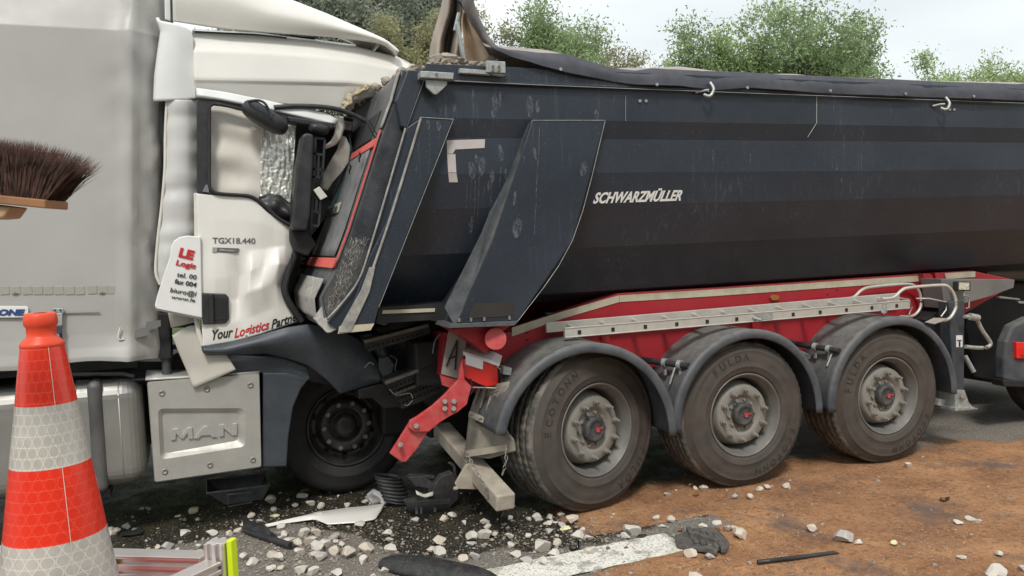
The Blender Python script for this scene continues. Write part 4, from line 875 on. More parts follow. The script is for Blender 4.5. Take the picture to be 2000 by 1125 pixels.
_db = Vector(K['base']); dbvh = BVHTree.FromPolygons([v.co+_db for v in dr.data.vertices], [tuple(p.vertices) for p in dr.data.polygons])
def ondoor(q):
    h = dbvh.ray_cast(Vector((q.x, 3, q.z)), Vector((0, 1, 0)))
    return (h[0] - Vector((0, .0025, 0))) if h[0] else q
part('door_edge', MB().tube(smoothline(A([(383, 377), (384, 440), (384, 520), (382, 590), (386, 640), (396, 676)], YD+.02)), .015, 8), inner, dr)
part('door_crease', MB().tube(smoothline(A([(577, 470), (574, 500), (560, 535), (553, 562), (562, 590), (584, 628)], YD+.05)), .008, 6), blk, dr)
part('door_handle', MB().pp([(394, 572), (440, 574), (447, 580), (448, 624), (440, 632), (396, 634)], YD-.03, .035), blk, dr, bevel=.008)
part('handle_grip', MB().pp([(408, 574), (416, 574), (418, 632), (410, 632)], YD-.055, .03), blk, dr, bevel=.004); part('handle_cup', MB().pp([(419, 580), (443, 582), (443, 624), (420, 626)], YD-.033, .004), blkm, dr, bevel=.006)
tx('TGX18.440', 415, 475, 499, 476, 11, letter_g, .02, 0, YD-.012, dr, onto=ondoor)
part('badge', MB().pp([(415, 483), (466, 485), (468, 487), (465, 494), (415, 492)], YD-.015, .012), letter_g, dr); part('badge_tip', MB().pp([(415, 483), (425, 483.5), (423, 492.5), (415, 492)], YD-.018, .004), galv, dr)
tx('EfficientLine', 429, 490, 458, 491.5, 4, alu, .02, .2, YD-.019, dr)
tx('Your', 414, 664, 455, 657, 19, letter_b, .02, .25, YD-.012, dr, onto=ondoor); tx('Logistics', 458, 660, 526, 642, 18, letter_r, .02, .25, YD-.012, dr, onto=ondoor); tx('Partner', 530, 642, 590, 624, 17, letter_b, .02, .25, YD-.012, dr, onto=ondoor)
# window frame
wf = part('window_frame', MB().pp([(384, 190), (476, 206), (575, 226), (582, 245), (480, 218), (470, 212), (420, 204), (411, 206), (409, 216), (409, 362), (413, 371), (421, 376), (470, 380), (488, 382), (503, 389), (543, 424), (571, 438), (572, 447), (548, 434), (520, 413), (500, 394), (486, 387), (468, 385), (416, 381), (384, 378)], YD-.004, .05), blk, K, bevel=.005)
part('window_seal', MB().tube(smoothline(A([(480, 216), (440, 206), (420, 203), (412, 206), (409, 216), (409, 290), (409, 358), (412, 369), (420, 376), (440, 379), (472, 381), (488, 383), (503, 390), (525, 408), (545, 427), (572, 441)], YD-.012), 3), .010, 8), rubber_dk, wf)
part('sticker', MB().pp([(402, 360), (408, 362), (408, 376), (395, 374)], YD-.012, .002), M('pale_sticker', (.2, .2, .25), .4), wf)
part('a_pillar', MB().loft([A([(383, 174), (430, 180), (480, 190), (540, 202), (592, 213), (640, 224), (660, 236)], YD+.01), A([(384, 189), (430, 195), (478, 205), (540, 218), (590, 230), (632, 240), (650, 246)], YD-.01)], n=30, m=4, disp=lambda u, v, p: (0, .008*nz3(p, 9), 0)), whiter, K, solid=.03)
part('header_trim', MB().tube(smoothline(A([(535, 210), (580, 207), (640, 210), (680, 220), (716, 237)], YD-.02)), .016, 8), blk, K)
# behind the window: buckled lining and foil screen
part('crumpled_lining', MB().loft([A([(407, 205), (440, 208), (480, 214), (518, 222)], YM+.02), A([(407, 300), (440, 300), (480, 304), (514, 310)], YM+.0), A([(407, 385), (440, 388), (480, 394), (510, 405)], YM+.03)], n=40, m=24, disp=lambda u, v, p: (0, .03*nz3((p.x*1.2, p.y, p.z*2.2), 3.2, 6) + .012*math.sin(p.z*30+p.x*6), 0)), inner, K, solid=.008)
part('foil_screen', MB().loft([A([(511, 222), (545, 232), (578, 240)], YM+.01), A([(509, 310), (542, 315), (574, 320)], YM-.01), A([(508, 395), (535, 400), (566, 405)], YM+.01)], n=60, m=50, disp=lambda u, v, p: (0, .009*nz3((p.x*2.4, p.y, p.z*.8), 22, 6) + .004*nz3(p, 60), 0)), foil, K, solid=.004)
part('dark_lining', MB().loft([A([(505, 385), (525, 378), (548, 380), (570, 400)], YM-.0), A([(520, 410), (540, 405), (555, 410), (574, 425)], YM-.05), A([(548, 430), (556, 434), (565, 437), (574, 440)], YM-.0)], n=24, m=8, disp=lambda u, v, p: (0, .04*nz3(p, 14, 2), .01*nz3(p, 20))), blk, K, solid=.01)
part('cab_interior', MB().pp([(388, 190), (560, 215), (690, 232), (684, 300), (640, 420), (600, 470), (560, 600), (600, 640), (400, 670)], YM+.28, 1.9), MATS['cab_inner_dark'], K)
# mirrors
def ell(c, r, n1=14, n2=20):
    mb = MB(); vs = []
    for i in range(n1+1):
        a = math.pi*i/n1
        for k in range(n2):
            b = 2*math.pi*k/n2; q = lambda t, e: math.copysign(abs(t)**e, t)
            vs.append((q(math.cos(a), .7), q(math.sin(a), .7)*q(math.cos(b), .8), q(math.sin(a), .7)*q(math.sin(b), .8)))
    return vs, [(i*n2+k, i*n2+(k+1) % n2, (i+1)*n2+(k+1) % n2, (i+1)*n2+k) for i in range(n1) for k in range(n2)]
def blobby(name, p, q, r1, r2, m, parent):
    p, q = Vector(p), Vector(q); d = (q-p); vs, fs = ell(None, None); x = d.normalized(); y = Vector((0, 1, 0)); y = (y-x*y.dot(x)).normalized(); z = x.cross(y); c = (p+q)/2
    return part(name, MB().add([c + x*v[0]*d.length/2 + y*v[1]*r1 + z*v[2]*r2 for v in vs], fs, True), m, parent)
mh = blobby('mirror_housing', at(474, 203, Y=YD-.10), at(560, 256, Y=YD-.08), .09, .062, blk, K)
blobby('mirror_shell', at(486, 197, Y=YD-.17), at(538, 232, Y=YD-.15), .03, .030, slate, mh)
part('mirror_arm', MB().tube(smoothline(A([(484, 198), (505, 196), (520, 205), (530, 230)], YD-.19), 4), .008, 8), blk, mh)
mv = part('main_mirror', MB().pp([(590, 264), (598, 259), (612, 262), (614, 275), (606, 420), (600, 450), (572, 449), (570, 440), (578, 330)], YD-.16, .16), blk, K, bevel=.025, seg=4)
fr_ = MB()
for a_, b_ in (((616, 268), (607, 448)), ((634, 272), (622, 440)), ((616, 270), (634, 272)), ((612, 300), (632, 303)), ((611, 330), (630, 333)), ((609, 345), (629, 348)), ((608, 385), (626, 388)), ((607, 412), (624, 415)), ((606, 440), (622, 442)), ((622, 303), (620, 345)), ((618, 390), (616, 415))): fr_.bar(at(*a_, Y=YD-.08), at(*b_, Y=YD-.08), .03, .014)
part('mirror_frame', fr_, blk, mv)
blobby('mirror_pod', at(604, 248, Y=YD-.1), at(642, 256, Y=YD-.08), .05, .032, blk, K)
part('mirror_stalk', MB().pp([(560, 226), (600, 232), (655, 240), (650, 252), (600, 244), (565, 238)], YD-.05, .1), blk, K, bevel=.01)
part('mirror_base', MB().pp([(566, 448), (604, 452), (618, 478), (602, 500), (576, 492), (567, 470)], YD-.06, .2), blkm, K, bevel=.01)
# bent brackets between cab and gate
part('bent_bracket', MB().loft([A([(655, 226), (656, 245), (653, 262), (645, 277), (632, 287)], YM-.05), A([(670, 228), (672, 250), (666, 270), (655, 283), (636, 290)], YM-.03)], n=20, m=3), inner, K, solid=.012)
part('bent_bracket', MB().pp([(664, 262), (676, 268), (686, 290), (684, 312), (668, 336), (650, 356), (640, 372), (628, 368), (632, 340), (648, 310), (660, 290)], YM-.0, .03), M('bracket_tan', (.33, .31, .27), .6, var=.2, vs=20), K, bevel=.004)
part('loose_clip', MB().pp([(612, 371), (624, 364), (640, 384), (626, 391)], YD-.13, .02), inner, K, bevel=.004)
part('glass_shard', MB().pp([(682, 260), (690, 300), (682, 340), (665, 380), (640, 420), (648, 396), (668, 356), (680, 320), (684, 290)], YM-.02, .012), M('green_glass', (.015, .04, .045), .1, coat=.5), K)
part('header_panel', MB().pp([(600, 226), (690, 238), (686, 256), (660, 250), (610, 246)], YM+.03, .2), M('header_brown', (.11, .085, .07), .7, var=.3, vs=20), K, bevel=.006)
part('door_seal_rag', MB().tube(smoothline(A([(574, 470), (578, 490), (570, 515), (560, 540), (556, 570), (570, 600), (590, 628)], YD-.0)), .022, 8), blkm, K)
part('wire', MB().tube(smoothline(A([(570, 496), (566, 530), (558, 560), (562, 590)], YD-.02)), .004, 5).tube(smoothline(A([(716, 238), (728, 262), (740, 280)], 4.9), 3), .006, 5).tube(smoothline(A([(722, 236), (733, 258), (744, 274)], 4.9), 3), .004, 5), blk, K)
# ---- lower bodywork
part('wheel_arch', MB().loft([A([(393, 678), (440, 672), (500, 658), (560, 640), (600, 634), (650, 640), (700, 662), (725, 690), (742, 718)], YD-.03), A([(396, 686), (440, 686), (500, 674), (560, 665), (610, 668), (650, 685), (690, 706), (715, 722), (744, 740)], YD-.06), A([(404, 692), (440, 691), (480, 690), (520, 688), (560, 697), (600, 712), (640, 742), (664, 768), (745, 742)], YD+.02)], n=60, m=8), slate, K, solid=.02)
part('arch_duct', MB().loft([A3([(700, 655, YM-.02), (728, 680, YM-.05), (742, 705, YM-.05), (750, 740, YM-.04), (757, 768, YM-.02)]), A3([(722, 652, YM-.08), (742, 672, YM-.12), (757, 700, YM-.12), (768, 735, YM-.1), (776, 765, YM-.06)]), A3([(735, 650, YM-.0), (760, 668, YM-.03), (775, 700, YM-.03), (785, 735, YM-.02), (790, 770, YM)])], n=30, m=6, disp=lambda u, v, p: (0, .01*nz3(p, 20), 0)), slate, K, solid=.015)
part('arch_end', MB().pp([(700, 760), (745, 748), (778, 760), (782, 796), (752, 800), (728, 778), (700, 780)], YM-.05, .2), blk, K, bevel=.012)
part('arch_leg', MB().pp([(514, 728), (560, 728), (604, 740), (588, 760), (573, 795), (564, 850), (560, 911), (512, 913)], YM-.02, .45), slate, K, bevel=.01)
part('sill_panel', MB().pp([(440, 690), (470, 694), (556, 700), (600, 716), (606, 742), (515, 738), (512, 728), (440, 736), (455, 722)], YM+.0, .3), slate, K, bevel=.008)
part('chassis_side', MB().pp([(130, 706), (335, 706), (400, 680), (470, 690), (470, 745), (290, 752), (130, 742)], YM+.25, .4), blkm, K)
part('chassis_pipe', MB().tube(A([(130, 731), (240, 730), (262, 735)], YM+.12), .014, 8).tube(A([(320, 640), (325, 700), (326, 735)], YM+.1), .03, 10).tube(A([(150, 745), (285, 741)], YM+.15), .01, 6), M('dull_pipe', (.09, .09, .095), .4, .4), K)
part('rear_bumper_block', MB().pp([(308, 610), (332, 612), (336, 700), (312, 704)], YM+.05, .3), blkm, K, bevel=.01)
# embossed side box
def rrect(px, k):   # quadrilateral of pixels -> closed loop with rounded corners
    out = []; n = len(px)
    for i in range(n):
        a, b, c = (Vector(px[i-1]), Vector(px[i]), Vector(px[(i+1) % n])); p, q = b+(a-b).normalized()*k, b+(c-b).normalized()*k
        for t in np.linspace(0, 1, 6): out.append(p*(1-t)**2 + b*2*t*(1-t) + q*t*t)
    return out
lo = rrect([(289, 748), (506, 730), (510, 911), (303, 941)], 5); l1 = rrect([(308, 798), (478, 797), (480, 872), (313, 898)], 12); l2 = rrect([(317, 807), (465, 806), (466, 860), (321, 886)], 9)
mb = MB(); n = len(lo); YP = YM-.06
vs = [at(x, y, Y=YP+.04) for x, y in rrect([(287, 746), (507, 728), (511, 913), (302, 943)], 5)] + [at(x, y, Y=YP) for x, y in lo] + [at(x, y, Y=YP-.001) for x, y in l1] + [at(x, y, Y=YP+.028) for x, y in l2]
vs += [at(x, y, Y=YP+.30) for x, y in rrect([(287, 746), (507, 728), (511, 913), (302, 943)], 5)]
mb.add(vs, [(j*n+i, j*n+(i+1) % n, (j+1)*n+(i+1) % n, (j+1)*n+i) for j in range(3) for i in range(n)] + [tuple(range(3*n, 4*n))] + [(4*n+i, 4*n+(i+1) % n, (i+1) % n, i) for i in range(n)] + [tuple(range(5*n-1, 4*n-1, -1))])
bx_ = part('side_box', mb, panelm, K)
part('box_lid', MB().loft([A([(284, 742), (400, 735), (507, 727)], YP+.04), A([(286, 724), (400, 723), (506, 716)], YP+.30)], n=10, m=3), panelm, bx_, solid=.012)
emb = M('emboss', (.50, .49, .46), .38, .45, var=.05)
for pl in ([(334, 860), (336, 838), (348, 837), (357, 848), (365, 836), (375, 835), (377, 857), (368, 858), (367, 846), (358, 857), (353, 857), (344, 847), (343, 859)], [(378, 857), (397, 833), (405, 832), (424, 854), (414, 854), (410, 850), (393, 851), (388, 857)], [(428, 853), (428, 830), (438, 829), (454, 843), (454, 828), (463, 827), (463, 850), (454, 851), (437, 837), (437, 852)]):
    part('lettering', MB().pp(pl, YP+.014, .016), emb, bx_, bevel=.0025)
for x, y in ((316, 768), (404, 760), (489, 752), (322, 921), (410, 908), (494, 898)):
    p = at(x, y, Y=YP); part('screw', MB().lathe([(.019, 0), (.019, -.005), (.012, -.006), (.008, -.001), (0, -.001)], o=p, seg=14), bolt, bx_)
# steel fuel tank
tz0, tz1 = at(200, 958, Y=YM+.02).z, at(200, 748, Y=YM+.02).z; tx1 = at(281, 850, Y=YM+.02).x
part('fuel_tank', MB().box((tx1-.9, YM+.36, (tz0+tz1)/2), (1.8, .66, tz1-tz0)), steel, K, bevel=.11, seg=6)
for xa in (190, -120):
    x_ = at(xa, 850, Y=YM+.02).x; part('tank_strap', MB().box((x_, YM+.35, (tz0+tz1)/2-.0), (.085, .70, tz1-tz0+.03)), M('strap_rubber', (.10, .10, .105), .5, .3, var=.2, dust=.3), K, bevel=.11, seg=6)
for xa in (152, 236):
    x_ = at(xa, 850, Y=YM+.02).x; cy_, cz_, hy, hz = YM+.36, (tz0+tz1)/2, .33, (tz1-tz0)/2; P = []
    for (sy, sz, a0) in ((-1, 1, 90), (-1, -1, 180), (1, -1, 270), (1, 1, 0)):
        for a in np.linspace(a0, a0+90, 8): P.append(Vector((x_, cy_+sy*(hy-.11)+.11*math.cos(R_(a)), cz_+sz*(hz-.11)+.11*math.sin(R_(a)))))
    part('tank_seam', MB().tube(P+[P[0]], .005, 6, caps=False), steel, K)
part('strap_foot', MB().box((at(196, 965, Y=YM+.1).x, YM+.15, tz0-.03), (.12, .2, .05)), blkm, K)
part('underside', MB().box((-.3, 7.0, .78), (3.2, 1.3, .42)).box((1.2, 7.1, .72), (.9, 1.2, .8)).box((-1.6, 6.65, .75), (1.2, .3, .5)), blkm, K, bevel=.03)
# front wheel, steered
fw = part('wheel', MB().lathe([(.282, .05), (.295, .01), (.290, .0), (.280, .006), (.272, .05), (.262, .09), (.24, .12), (.215, .125), (.20, .10), (.19, .055), (.175, .045), (.13, .045), (.115, .06), (.11, .09), (.09, .085), (.085, .03), (.05, .02), (0, .02)], seg=56), M('rim_dark', (.03, .03, .032), .35, .3, var=.3, vs=12, dust=.2, dscale=9), K, loc=Vector((.955, 6.0, .50))-Vector(K['base']))
fw.rotation_euler = (0, 0, R_(4))
part('tyre', MB().lathe([(.285, .05), (.300, .01), (.315, -.002), (.36, -.012), (.365, -.015), (.37, -.012), (.43, -.010), (.47, .004), (.487, .025), (.497, .04), (.500, .1), (.49, .105), (.49, .115), (.5, .12), (.5, .19), (.497, .26), (.48, .29), (.3, .28)], seg=96), rubber_dk, fw, loc=(0, 0, 0))
nd = None
for k in range(10):
    a = 2*math.pi*k/10; c = (math.cos(a)*.1675, .045, math.sin(a)*.1675)
    if nd is None: nd = part('wheel_nut', MB().cyl((0, 0, 0), (0, -.025, 0), .018, 6).cyl((0, -.02, 0), (0, -.036, 0), .010, 8), bolt, fw, loc=c).data
    else: part('wheel_nut', nd, None, fw, loc=c)
for k in range(10):
    a = 2*math.pi*k/10+.3; part('rim_hole', MB().cyl((math.cos(a)*.237, .118, math.sin(a)*.237), (math.cos(a)*.237, .13, math.sin(a)*.237), .022, 12), M('void_black', (.004, .004, .004), .9), fw, loc=(0, 0, 0))
fw2 = copy_tree(fw, K); fw2.location = Vector((.955, 8.05, .5))-Vector(K['base']); fw2.rotation_euler = (0, 0, math.pi)
# broken entry steps and hanging plastics under the cab
def step(pxs, Y, th, edgepx, nm='entry_step'):
    o = part(nm, MB().pp(pxs, Y, th), blk, K, bevel=.006)
    part('step_edge', MB().bar(at(*edgepx[0], Y=Y-.015), at(*edgepx[1], Y=Y-.015), .03, .022), M('worn_edge', (.17, .16, .14), .6, .3, var=.3, vs=20, dust=.4), o, bevel=.003)
    a, b = at(*edgepx[0], Y=Y-.012), at(*edgepx[1], Y=Y-.012); hb = MB()
    for i in range(12):
        for j in range(2): c = a.lerp(b, (i+.7)/13) + Vector((.01*j, 0, -.045-.035*j)); hb.cyl(c, c+Vector((0, -.004, 0)), .008, 6)
    part('step_holes', hb, MATS['void_black'], o)
step([(712, 664), (838, 632), (842, 652), (720, 688)], 5.3, .12, ((712, 667), (836, 635)))
step([(752, 742), (856, 704), (860, 726), (770, 764), (756, 756)], 5.28, .14, ((752, 748), (856, 708)))
step([(770, 764), (862, 726), (868, 760), (820, 786), (785, 800)], 5.36, .10, ((772, 768), (862, 732)), 'lower_step')
part('crushed_plastic', MB().loft([A3([(735, 640, 5.6), (790, 625, 5.5), (850, 618, 5.4), (905, 640, 5.35)]), A3([(740, 700, 5.65), (800, 690, 5.55), (850, 680, 5.45), (900, 700, 5.4)]), A3([(780, 790, 5.65), (820, 780, 5.6), (860, 800, 5.5), (900, 790, 5.5)])], n=30, m=12, disp=lambda u, v, p: (.02*nz3(p, 9), .05*nz3(p, 7, 3), .02*nz3(p, 8, 6))), blkm, K, solid=.02)
part('broken_mount', MB().pp([(742, 700), (758, 696), (770, 712), (765, 730), (750, 738), (742, 722)], 5.45, .05).tube(smoothline(A([(762, 694), (775, 702), (772, 720), (780, 735)], 5.42)), .006, 6), M('grey_cast', (.10, .10, .10), .6, .3, var=.3, vs=30), K, bevel=.004)
part('wire', MB().tube(smoothline(A([(760, 760), (775, 772), (800, 768), (806, 778)], 5.25)), .003, 5).tube(smoothline(A([(806, 782), (796, 792), (790, 790)], 5.25)), .003, 5).tube(smoothline(A([(845, 690), (850, 665), (862, 650)], 5.25)), .005, 5).tube(smoothline(A([(712, 718), (722, 708), (730, 712)], 5.3)), .003, 5), M('pale_wire', (.3, .3, .3), .5), K)
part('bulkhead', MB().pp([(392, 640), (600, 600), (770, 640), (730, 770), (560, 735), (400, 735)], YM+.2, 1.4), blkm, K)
part('cab_light_blocker', MB().box((-.4, 8.1, .65), (2.2, .3, .7)).box((-.2, 7.2, .62), (1.5, .6, .55)), blkm, K)  # hidden boxes added to keep far-side light from under the cab
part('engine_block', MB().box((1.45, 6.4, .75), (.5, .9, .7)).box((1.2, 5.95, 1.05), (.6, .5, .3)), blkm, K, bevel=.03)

# ------------------------------------------------------------------ curtain-sided trailer
C = thing('curtain_trailer', (-4, 6.9, 0), 'pale grey curtain-sided semi-trailer behind the white cab, its front edge crumpled', 'trailer')
YK = 5.58
cx_t, cx_b = at(318, 10, Y=YK+.1).x, at(312, 700, Y=YK+.1).x
def cz(z): return cx_b + (cx_t-cx_b)*(z-1.15)/2.3
zb = at(100, 712, Y=YK).z; zband = at(0, 47, Y=YK).z; z573 = at(100, 573, Y=YK).z
rows = []
zl = [zb-.005, zb+.02, zb+.08, zb+.16, zb+.22, z573] + list(np.linspace(z573+.2, zband-.05, 9)) + [zband, zband+.03, zband+.3, zband+.6, 4.0]
for z in zl:
    tilt = .32*max(0, z-zband) if z > zband else 0
    inn = .05*max(0, (z573-.02-z)) 
    lo_ = -.02*math.exp(-((z-zb-.02)/.06)**2)
    r = [Vector((x, YK + tilt + lo_, z)) for x in np.linspace(-7, cz(z)-.26, 30)]
    r += [Vector((cz(z)-.20, YK+tilt-.004+lo_, z)), Vector((cz(z)-.165, YK-.040+tilt+lo_, z)), Vector((cz(z)-.14, YK+.012+tilt+lo_, z)), Vector((cz(z)-.08, YK+.06+tilt+lo_, z)), Vector((cz(z)-.02, YK+.11+tilt+lo_, z)), Vector((cz(z)+.01, YK+.16+tilt, z)), Vector((cz(z)+.0, YK+.25+tilt, z)), Vector((cz(z), YK+2.0, z))]
    rows.append(r)
def cdisp(u, v, p):
    e = max(0, 1-abs(cz(p.z)-.05-p.x)/.28); bt = max(0, 1-(p.z-zb)/.35); tp = max(0, (p.z-zband+.25)/.8)*e
    d = .003*nz3((p.x*.6, 0, p.z*.6), 2, 1) + e*.04*nz3((p.x*1.6, 0, p.z*.7+p.x), 7, 3) + e*.045*nz3((p.x*3.2+p.z*.9, 0, p.z*.25), 6, 12) + e*bt*.04*nz3(p, 9, 5) + bt*.018*nz3((p.x, 0, p.z*.6), 6, 7)
    s = (p.x+p.z*.8); d += tp*.05*nz3((s*2.2, 0, (p.x-p.z)*.35), 4, 8)
    dz = (.03*nz3((p.x, 0, 0), 2.4, 9) - .03*e*0)*bt
    return (0, d, dz)
rr = [resample(r[:30], 90)[:-1] + resample(r[29:], 50) for r in rows]
mb = MB(); full = []
for i in range(len(rr)-1):
    a, d_ = rr[max(0, i-1)], rr[min(len(rr)-1, i+2)]
    for j in range(6): full.append([p1.lerp(p2, j/6) for p1, p2 in zip(rr[i], rr[i+1])])
full.append(rr[-1]); n = len(full[0]); vs = [p + Vector(cdisp(0, 0, p)) for r in full for p in r]
mb.add(vs, [(i*n+j, i*n+j+1, (i+1)*n+j+1, (i+1)*n+j) for i in range(len(full)-1) for j in range(n-1)], True)
part('curtain', mb, curtain, C, solid=.004)
pale = M('patch_grey', (.36, .34, .31), .5, var=.03); 
x = 232; k = 0
pm = None
for x0 in (-40, -19, 1, 23, 45, 66, 86, 107, 128, 148, 172, 193, 211, 231):
    a, b = at(x0, 576-(x0 > 150)*1.5, Y=YK-.006), at(x0+18, 575, Y=YK-.006)
    o = part('reinforcing_patch', MB().prism([a, Vector((b.x, a.y, a.z)), Vector((b.x, a.y, a.z+.05)), Vector((a.x, a.y, a.z+.05))], (0, .003, 0)), pale, C, bevel=.006)
for x0, y0 in ((30, 573), (200, 572)):
    c = at(x0, y0, Y=YK-.009); part('patch_mark', MB().box(c, (.030, .003, .003)).box(c+Vector((0, 0, -.006)), (.022, .003, .002)).box(c+Vector((0, 0, .004)), (.002, .003, .012)), M('mark_grey', (.2, .2, .19), .6), C)
# strap and buckle
part('strap', MB().pp([(113, 640), (119, 640), (132, 712), (127, 716)], YK-.04, .004), blk, C); bu = part('buckle', MB().pp([(101, 602), (124, 602), (124, 612), (101, 612)], YK-.035, .02).pp([(104, 612), (122, 612), (121, 636), (107, 636)], YK-.04, .02), galv, C, bevel=.003)
part('buckle_lever', MB().pp([(106, 636), (122, 636), (120, 652), (106, 652)], YK-.05, .015), slate, bu, bevel=.003)
for x0 in (107, 118): part('rivet', MB().cyl(at(x0, 606, Y=YK-.04), at(x0, 606, Y=YK-.044), .006, 8), blk, bu)
part('curtain_fold_line', MB().tube(smoothline(A([(124, 612), (150, 611), (195, 610)], YK-.012)), .004, 5), M('seam_dark', (.22, .21, .2), .6), C)
sg = part('maker_plate', MB().pp([(-60, 597), (52, 598), (55, 601), (55, 617), (52, 620), (-60, 621)], YK-.02, .008), letter_w, C, bevel=.002)
tx('KRONE', -34, 615.5, 49, 615.5, 11, letter_n, .06, .2, YK-.022, sg)
part('grey_tape', MB().pp([(252, 648), (284, 640), (286, 628), (314, 625), (314, 637), (292, 645), (290, 654), (252, 664)], YK-.0, .012), M('duct_tape', (.17, .17, .17), .5, var=.1), C)
part('curtain_hook', MB().tube(smoothline(A([(235, 640), (231, 655), (234, 664), (243, 662)], YK-.015)), .006, 6), inner, C)
part('floor_rail', MB().box((-3.7, 6.9, zb-.0), (6.6, 2.3, .16)).box((-4.5, 6.3, .95), (5, .2, .35)), blkm, C)

# ------------------------------------------------------------------ tractor that pulls the tipper, at the right edge
Q = thing('tipper_tractor', (8.3, 6.1, 0), 'dark rear end of the tractor unit at the right edge, coupled to the tipper trailer', 'truck')
qx = lambda pxs, Y: A(pxs, Y)
part('rear_mudguard', MB().prism(qx([(1962, 700), (1966, 668), (1980, 636), (2012, 620), (2140, 610), (2140, 752), (2000, 752), (1962, 742)], 5.0), (0, .10, 0)), fend, Q, bevel=.02)
part('bumper_strip', MB().prism(qx([(1958, 742), (2140, 748), (2140, 762), (1962, 755)], 4.98), (0, .12, 0)), blkm, Q, bevel=.008)
lq = part('tail_light', MB().prism(qx([(1985, 668), (2100, 672), (2100, 704), (1986, 700)], 4.97), (0, .04, 0)), lensr, Q, bevel=.006)
part('lamp_round', MB().cyl(at(1997, 687, Y=4.97), at(1997, 687, Y=4.955), .03, 16), lensr, lq)
qh = at(2075, 720, Y=5.05)
Qw = copy_tree(fw, Q); Qw.location = Vector((qh.x+.1, 5.05, .5))-Vector(Q['base']); Qw.rotation_euler = (0, 0, 0)
part('frame_rail', MB().box((8.9, 5.9, .95), (4.5, .12, .3)).box((8.9, 6.8, .95), (4.5, .12, .3)).box((7.6, 6.3, .85), (1.0, 1.0, .5)), blkm, Q)
part('round_tank', MB().cyl(at(1912, 532, Y=5.6), at(2100, 528, Y=5.6), .085, 20).cyl(at(1908, 540, Y=5.9), at(2100, 538, Y=5.9), .12, 20), M('shiny_dark', (.10, .11, .13), .28, .5, var=.2, dust=.3), Q, bevel=.01)
part('coupling_block', MB().pp([(1905, 552), (2000, 550), (2060, 560), (2060, 750), (1965, 752), (1905, 738), (1885, 640)], 5.75, 1.2), blkm, Q, bevel=.02)
part('small_fitting', MB().pp([(1952, 578), (1992, 583), (1992, 586), (1952, 582)], 5.3, .03).pp([(1988, 588), (2000, 588), (2000, 593), (1990, 592)], 5.3, .02), galv, Q)

# ------------------------------------------------------------------ ground clutter
def clutter(name, mb, m, label, cat, **k): return single(name, mb, m, label, cat, **k)
# oil drip tray under the side box
YTy = g(470, 985).y
o = thing('drip_tray', g(475, 987), 'black metal drip tray with a pale handle on the ground below the embossed side box', 'tray')
t0 = [at(405, 963, Y=YTy), at(527, 948, Y=YTy), at(513, 984, Y=YTy+.03), at(441, 988, Y=YTy+.03)]
tb_ = [p+Vector((0, .34, 0)) for p in t0[:2]]
part('tray_body', MB().add([t0[0], t0[1], Vector((t0[2].x, t0[2].y, .006)), Vector((t0[3].x, t0[3].y, .006)), tb_[0], tb_[1], Vector((t0[2].x, t0[2].y+.25, .006)), Vector((t0[3].x, t0[3].y+.25, .006))], [(0, 3, 2, 1), (4, 5, 6, 7), (0, 4, 7, 3), (1, 2, 6, 5), (2, 3, 7, 6)]), M('tray_metal', (.24, .245, .25), .35, .4, var=.2, vs=14), o, solid=.004)
part('rim', MB().tube([t0[0], t0[1], tb_[1], tb_[0], t0[0]], .008, 6), galv, o)
part('handle', MB().tube([at(x, y, Y=YTy-.02) for x, y in ((444, 966), (489, 962), (491, 981), (446, 989), (444, 966))], .007, 6), galv, o)
# curved white splinter
cl = [g(517, 1032), g(560, 1022), g(620, 1008), g(680, 999), g(730, 993), g(757, 985)]; cl2 = [g(520, 1033), g(570, 1024), g(615, 1018), g(640, 1028), g(700, 1024), g(733, 1018), g(745, 1000)]
for i, p in enumerate(cl): p.z = .012 + .015*math.sin(i/5*3.14)
for i, p in enumerate(cl2): p.z = .012
mid = [a.lerp(b, .5)+Vector((0, 0, .014)) for a, b in zip(resample(cl, 12), resample(cl2, 12))]
clutter('bodywork_shard', MB().loft([cl, mid, cl2], n=30, m=6), white, 'long curved white bodywork shard lying on the wet asphalt between the trucks', 'shard', solid=.006)
cl = [g(718, 978), g(730, 968), g(745, 975), g(757, 980)]; cl2 = [g(722, 985), g(735, 980), g(750, 984), g(758, 984)]
for p in cl: p.z = .05
clutter('bodywork_shard', MB().loft([cl, cl2], n=12, m=4), whiter, 'small curved white strip just behind the long white shard', 'shard', solid=.005)
# ribbed air duct torn off, black
hb = g(775, 1000); rows = []
o = thing('air_duct', g(800, 1005), 'torn black ribbed air duct with its bracket, lying under the red folding arm', 'car part')
axis0, axis1 = at(752, 952, Y=g(775, 1000).y+.0), at(800, 990, Y=g(775, 1000).y)
c0 = g(765, 988); mb = MB()
for i in range(29):
    t = i/28; zc = 0 ; rr_ = .088 + .008*(1 if i % 4 < 2 else -1)
    p = Vector((c0.x - .015 + .06*t, c0.y+.02, .02 + .19*(1-t))); rows.append([p + Vector((math.cos(a)*rr_, math.sin(a)*rr_*.8, -.02*math.cos(a))) for a in np.linspace(0, 6.2832, 26)])
part('duct', MB().loft(rows, n=26, m=1, lin=True), M('scuffed_black', (.05, .05, .052), .5, var=.3, vs=30), o, solid=.004)
yb = g(830, 1000).y
part('duct_bracket', MB().pp([(796, 932), (826, 930), (850, 945), (862, 930), (884, 922), (895, 938), (896, 975), (880, 990), (862, 1008), (800, 1000), (790, 980), (812, 975), (835, 978), (838, 955), (812, 950)], yb, .07).pp([(800, 926), (850, 930), (848, 936), (800, 934)], yb+.05, .05), M('scuffed_black', (0, 0, 0)), o, bevel=.006)
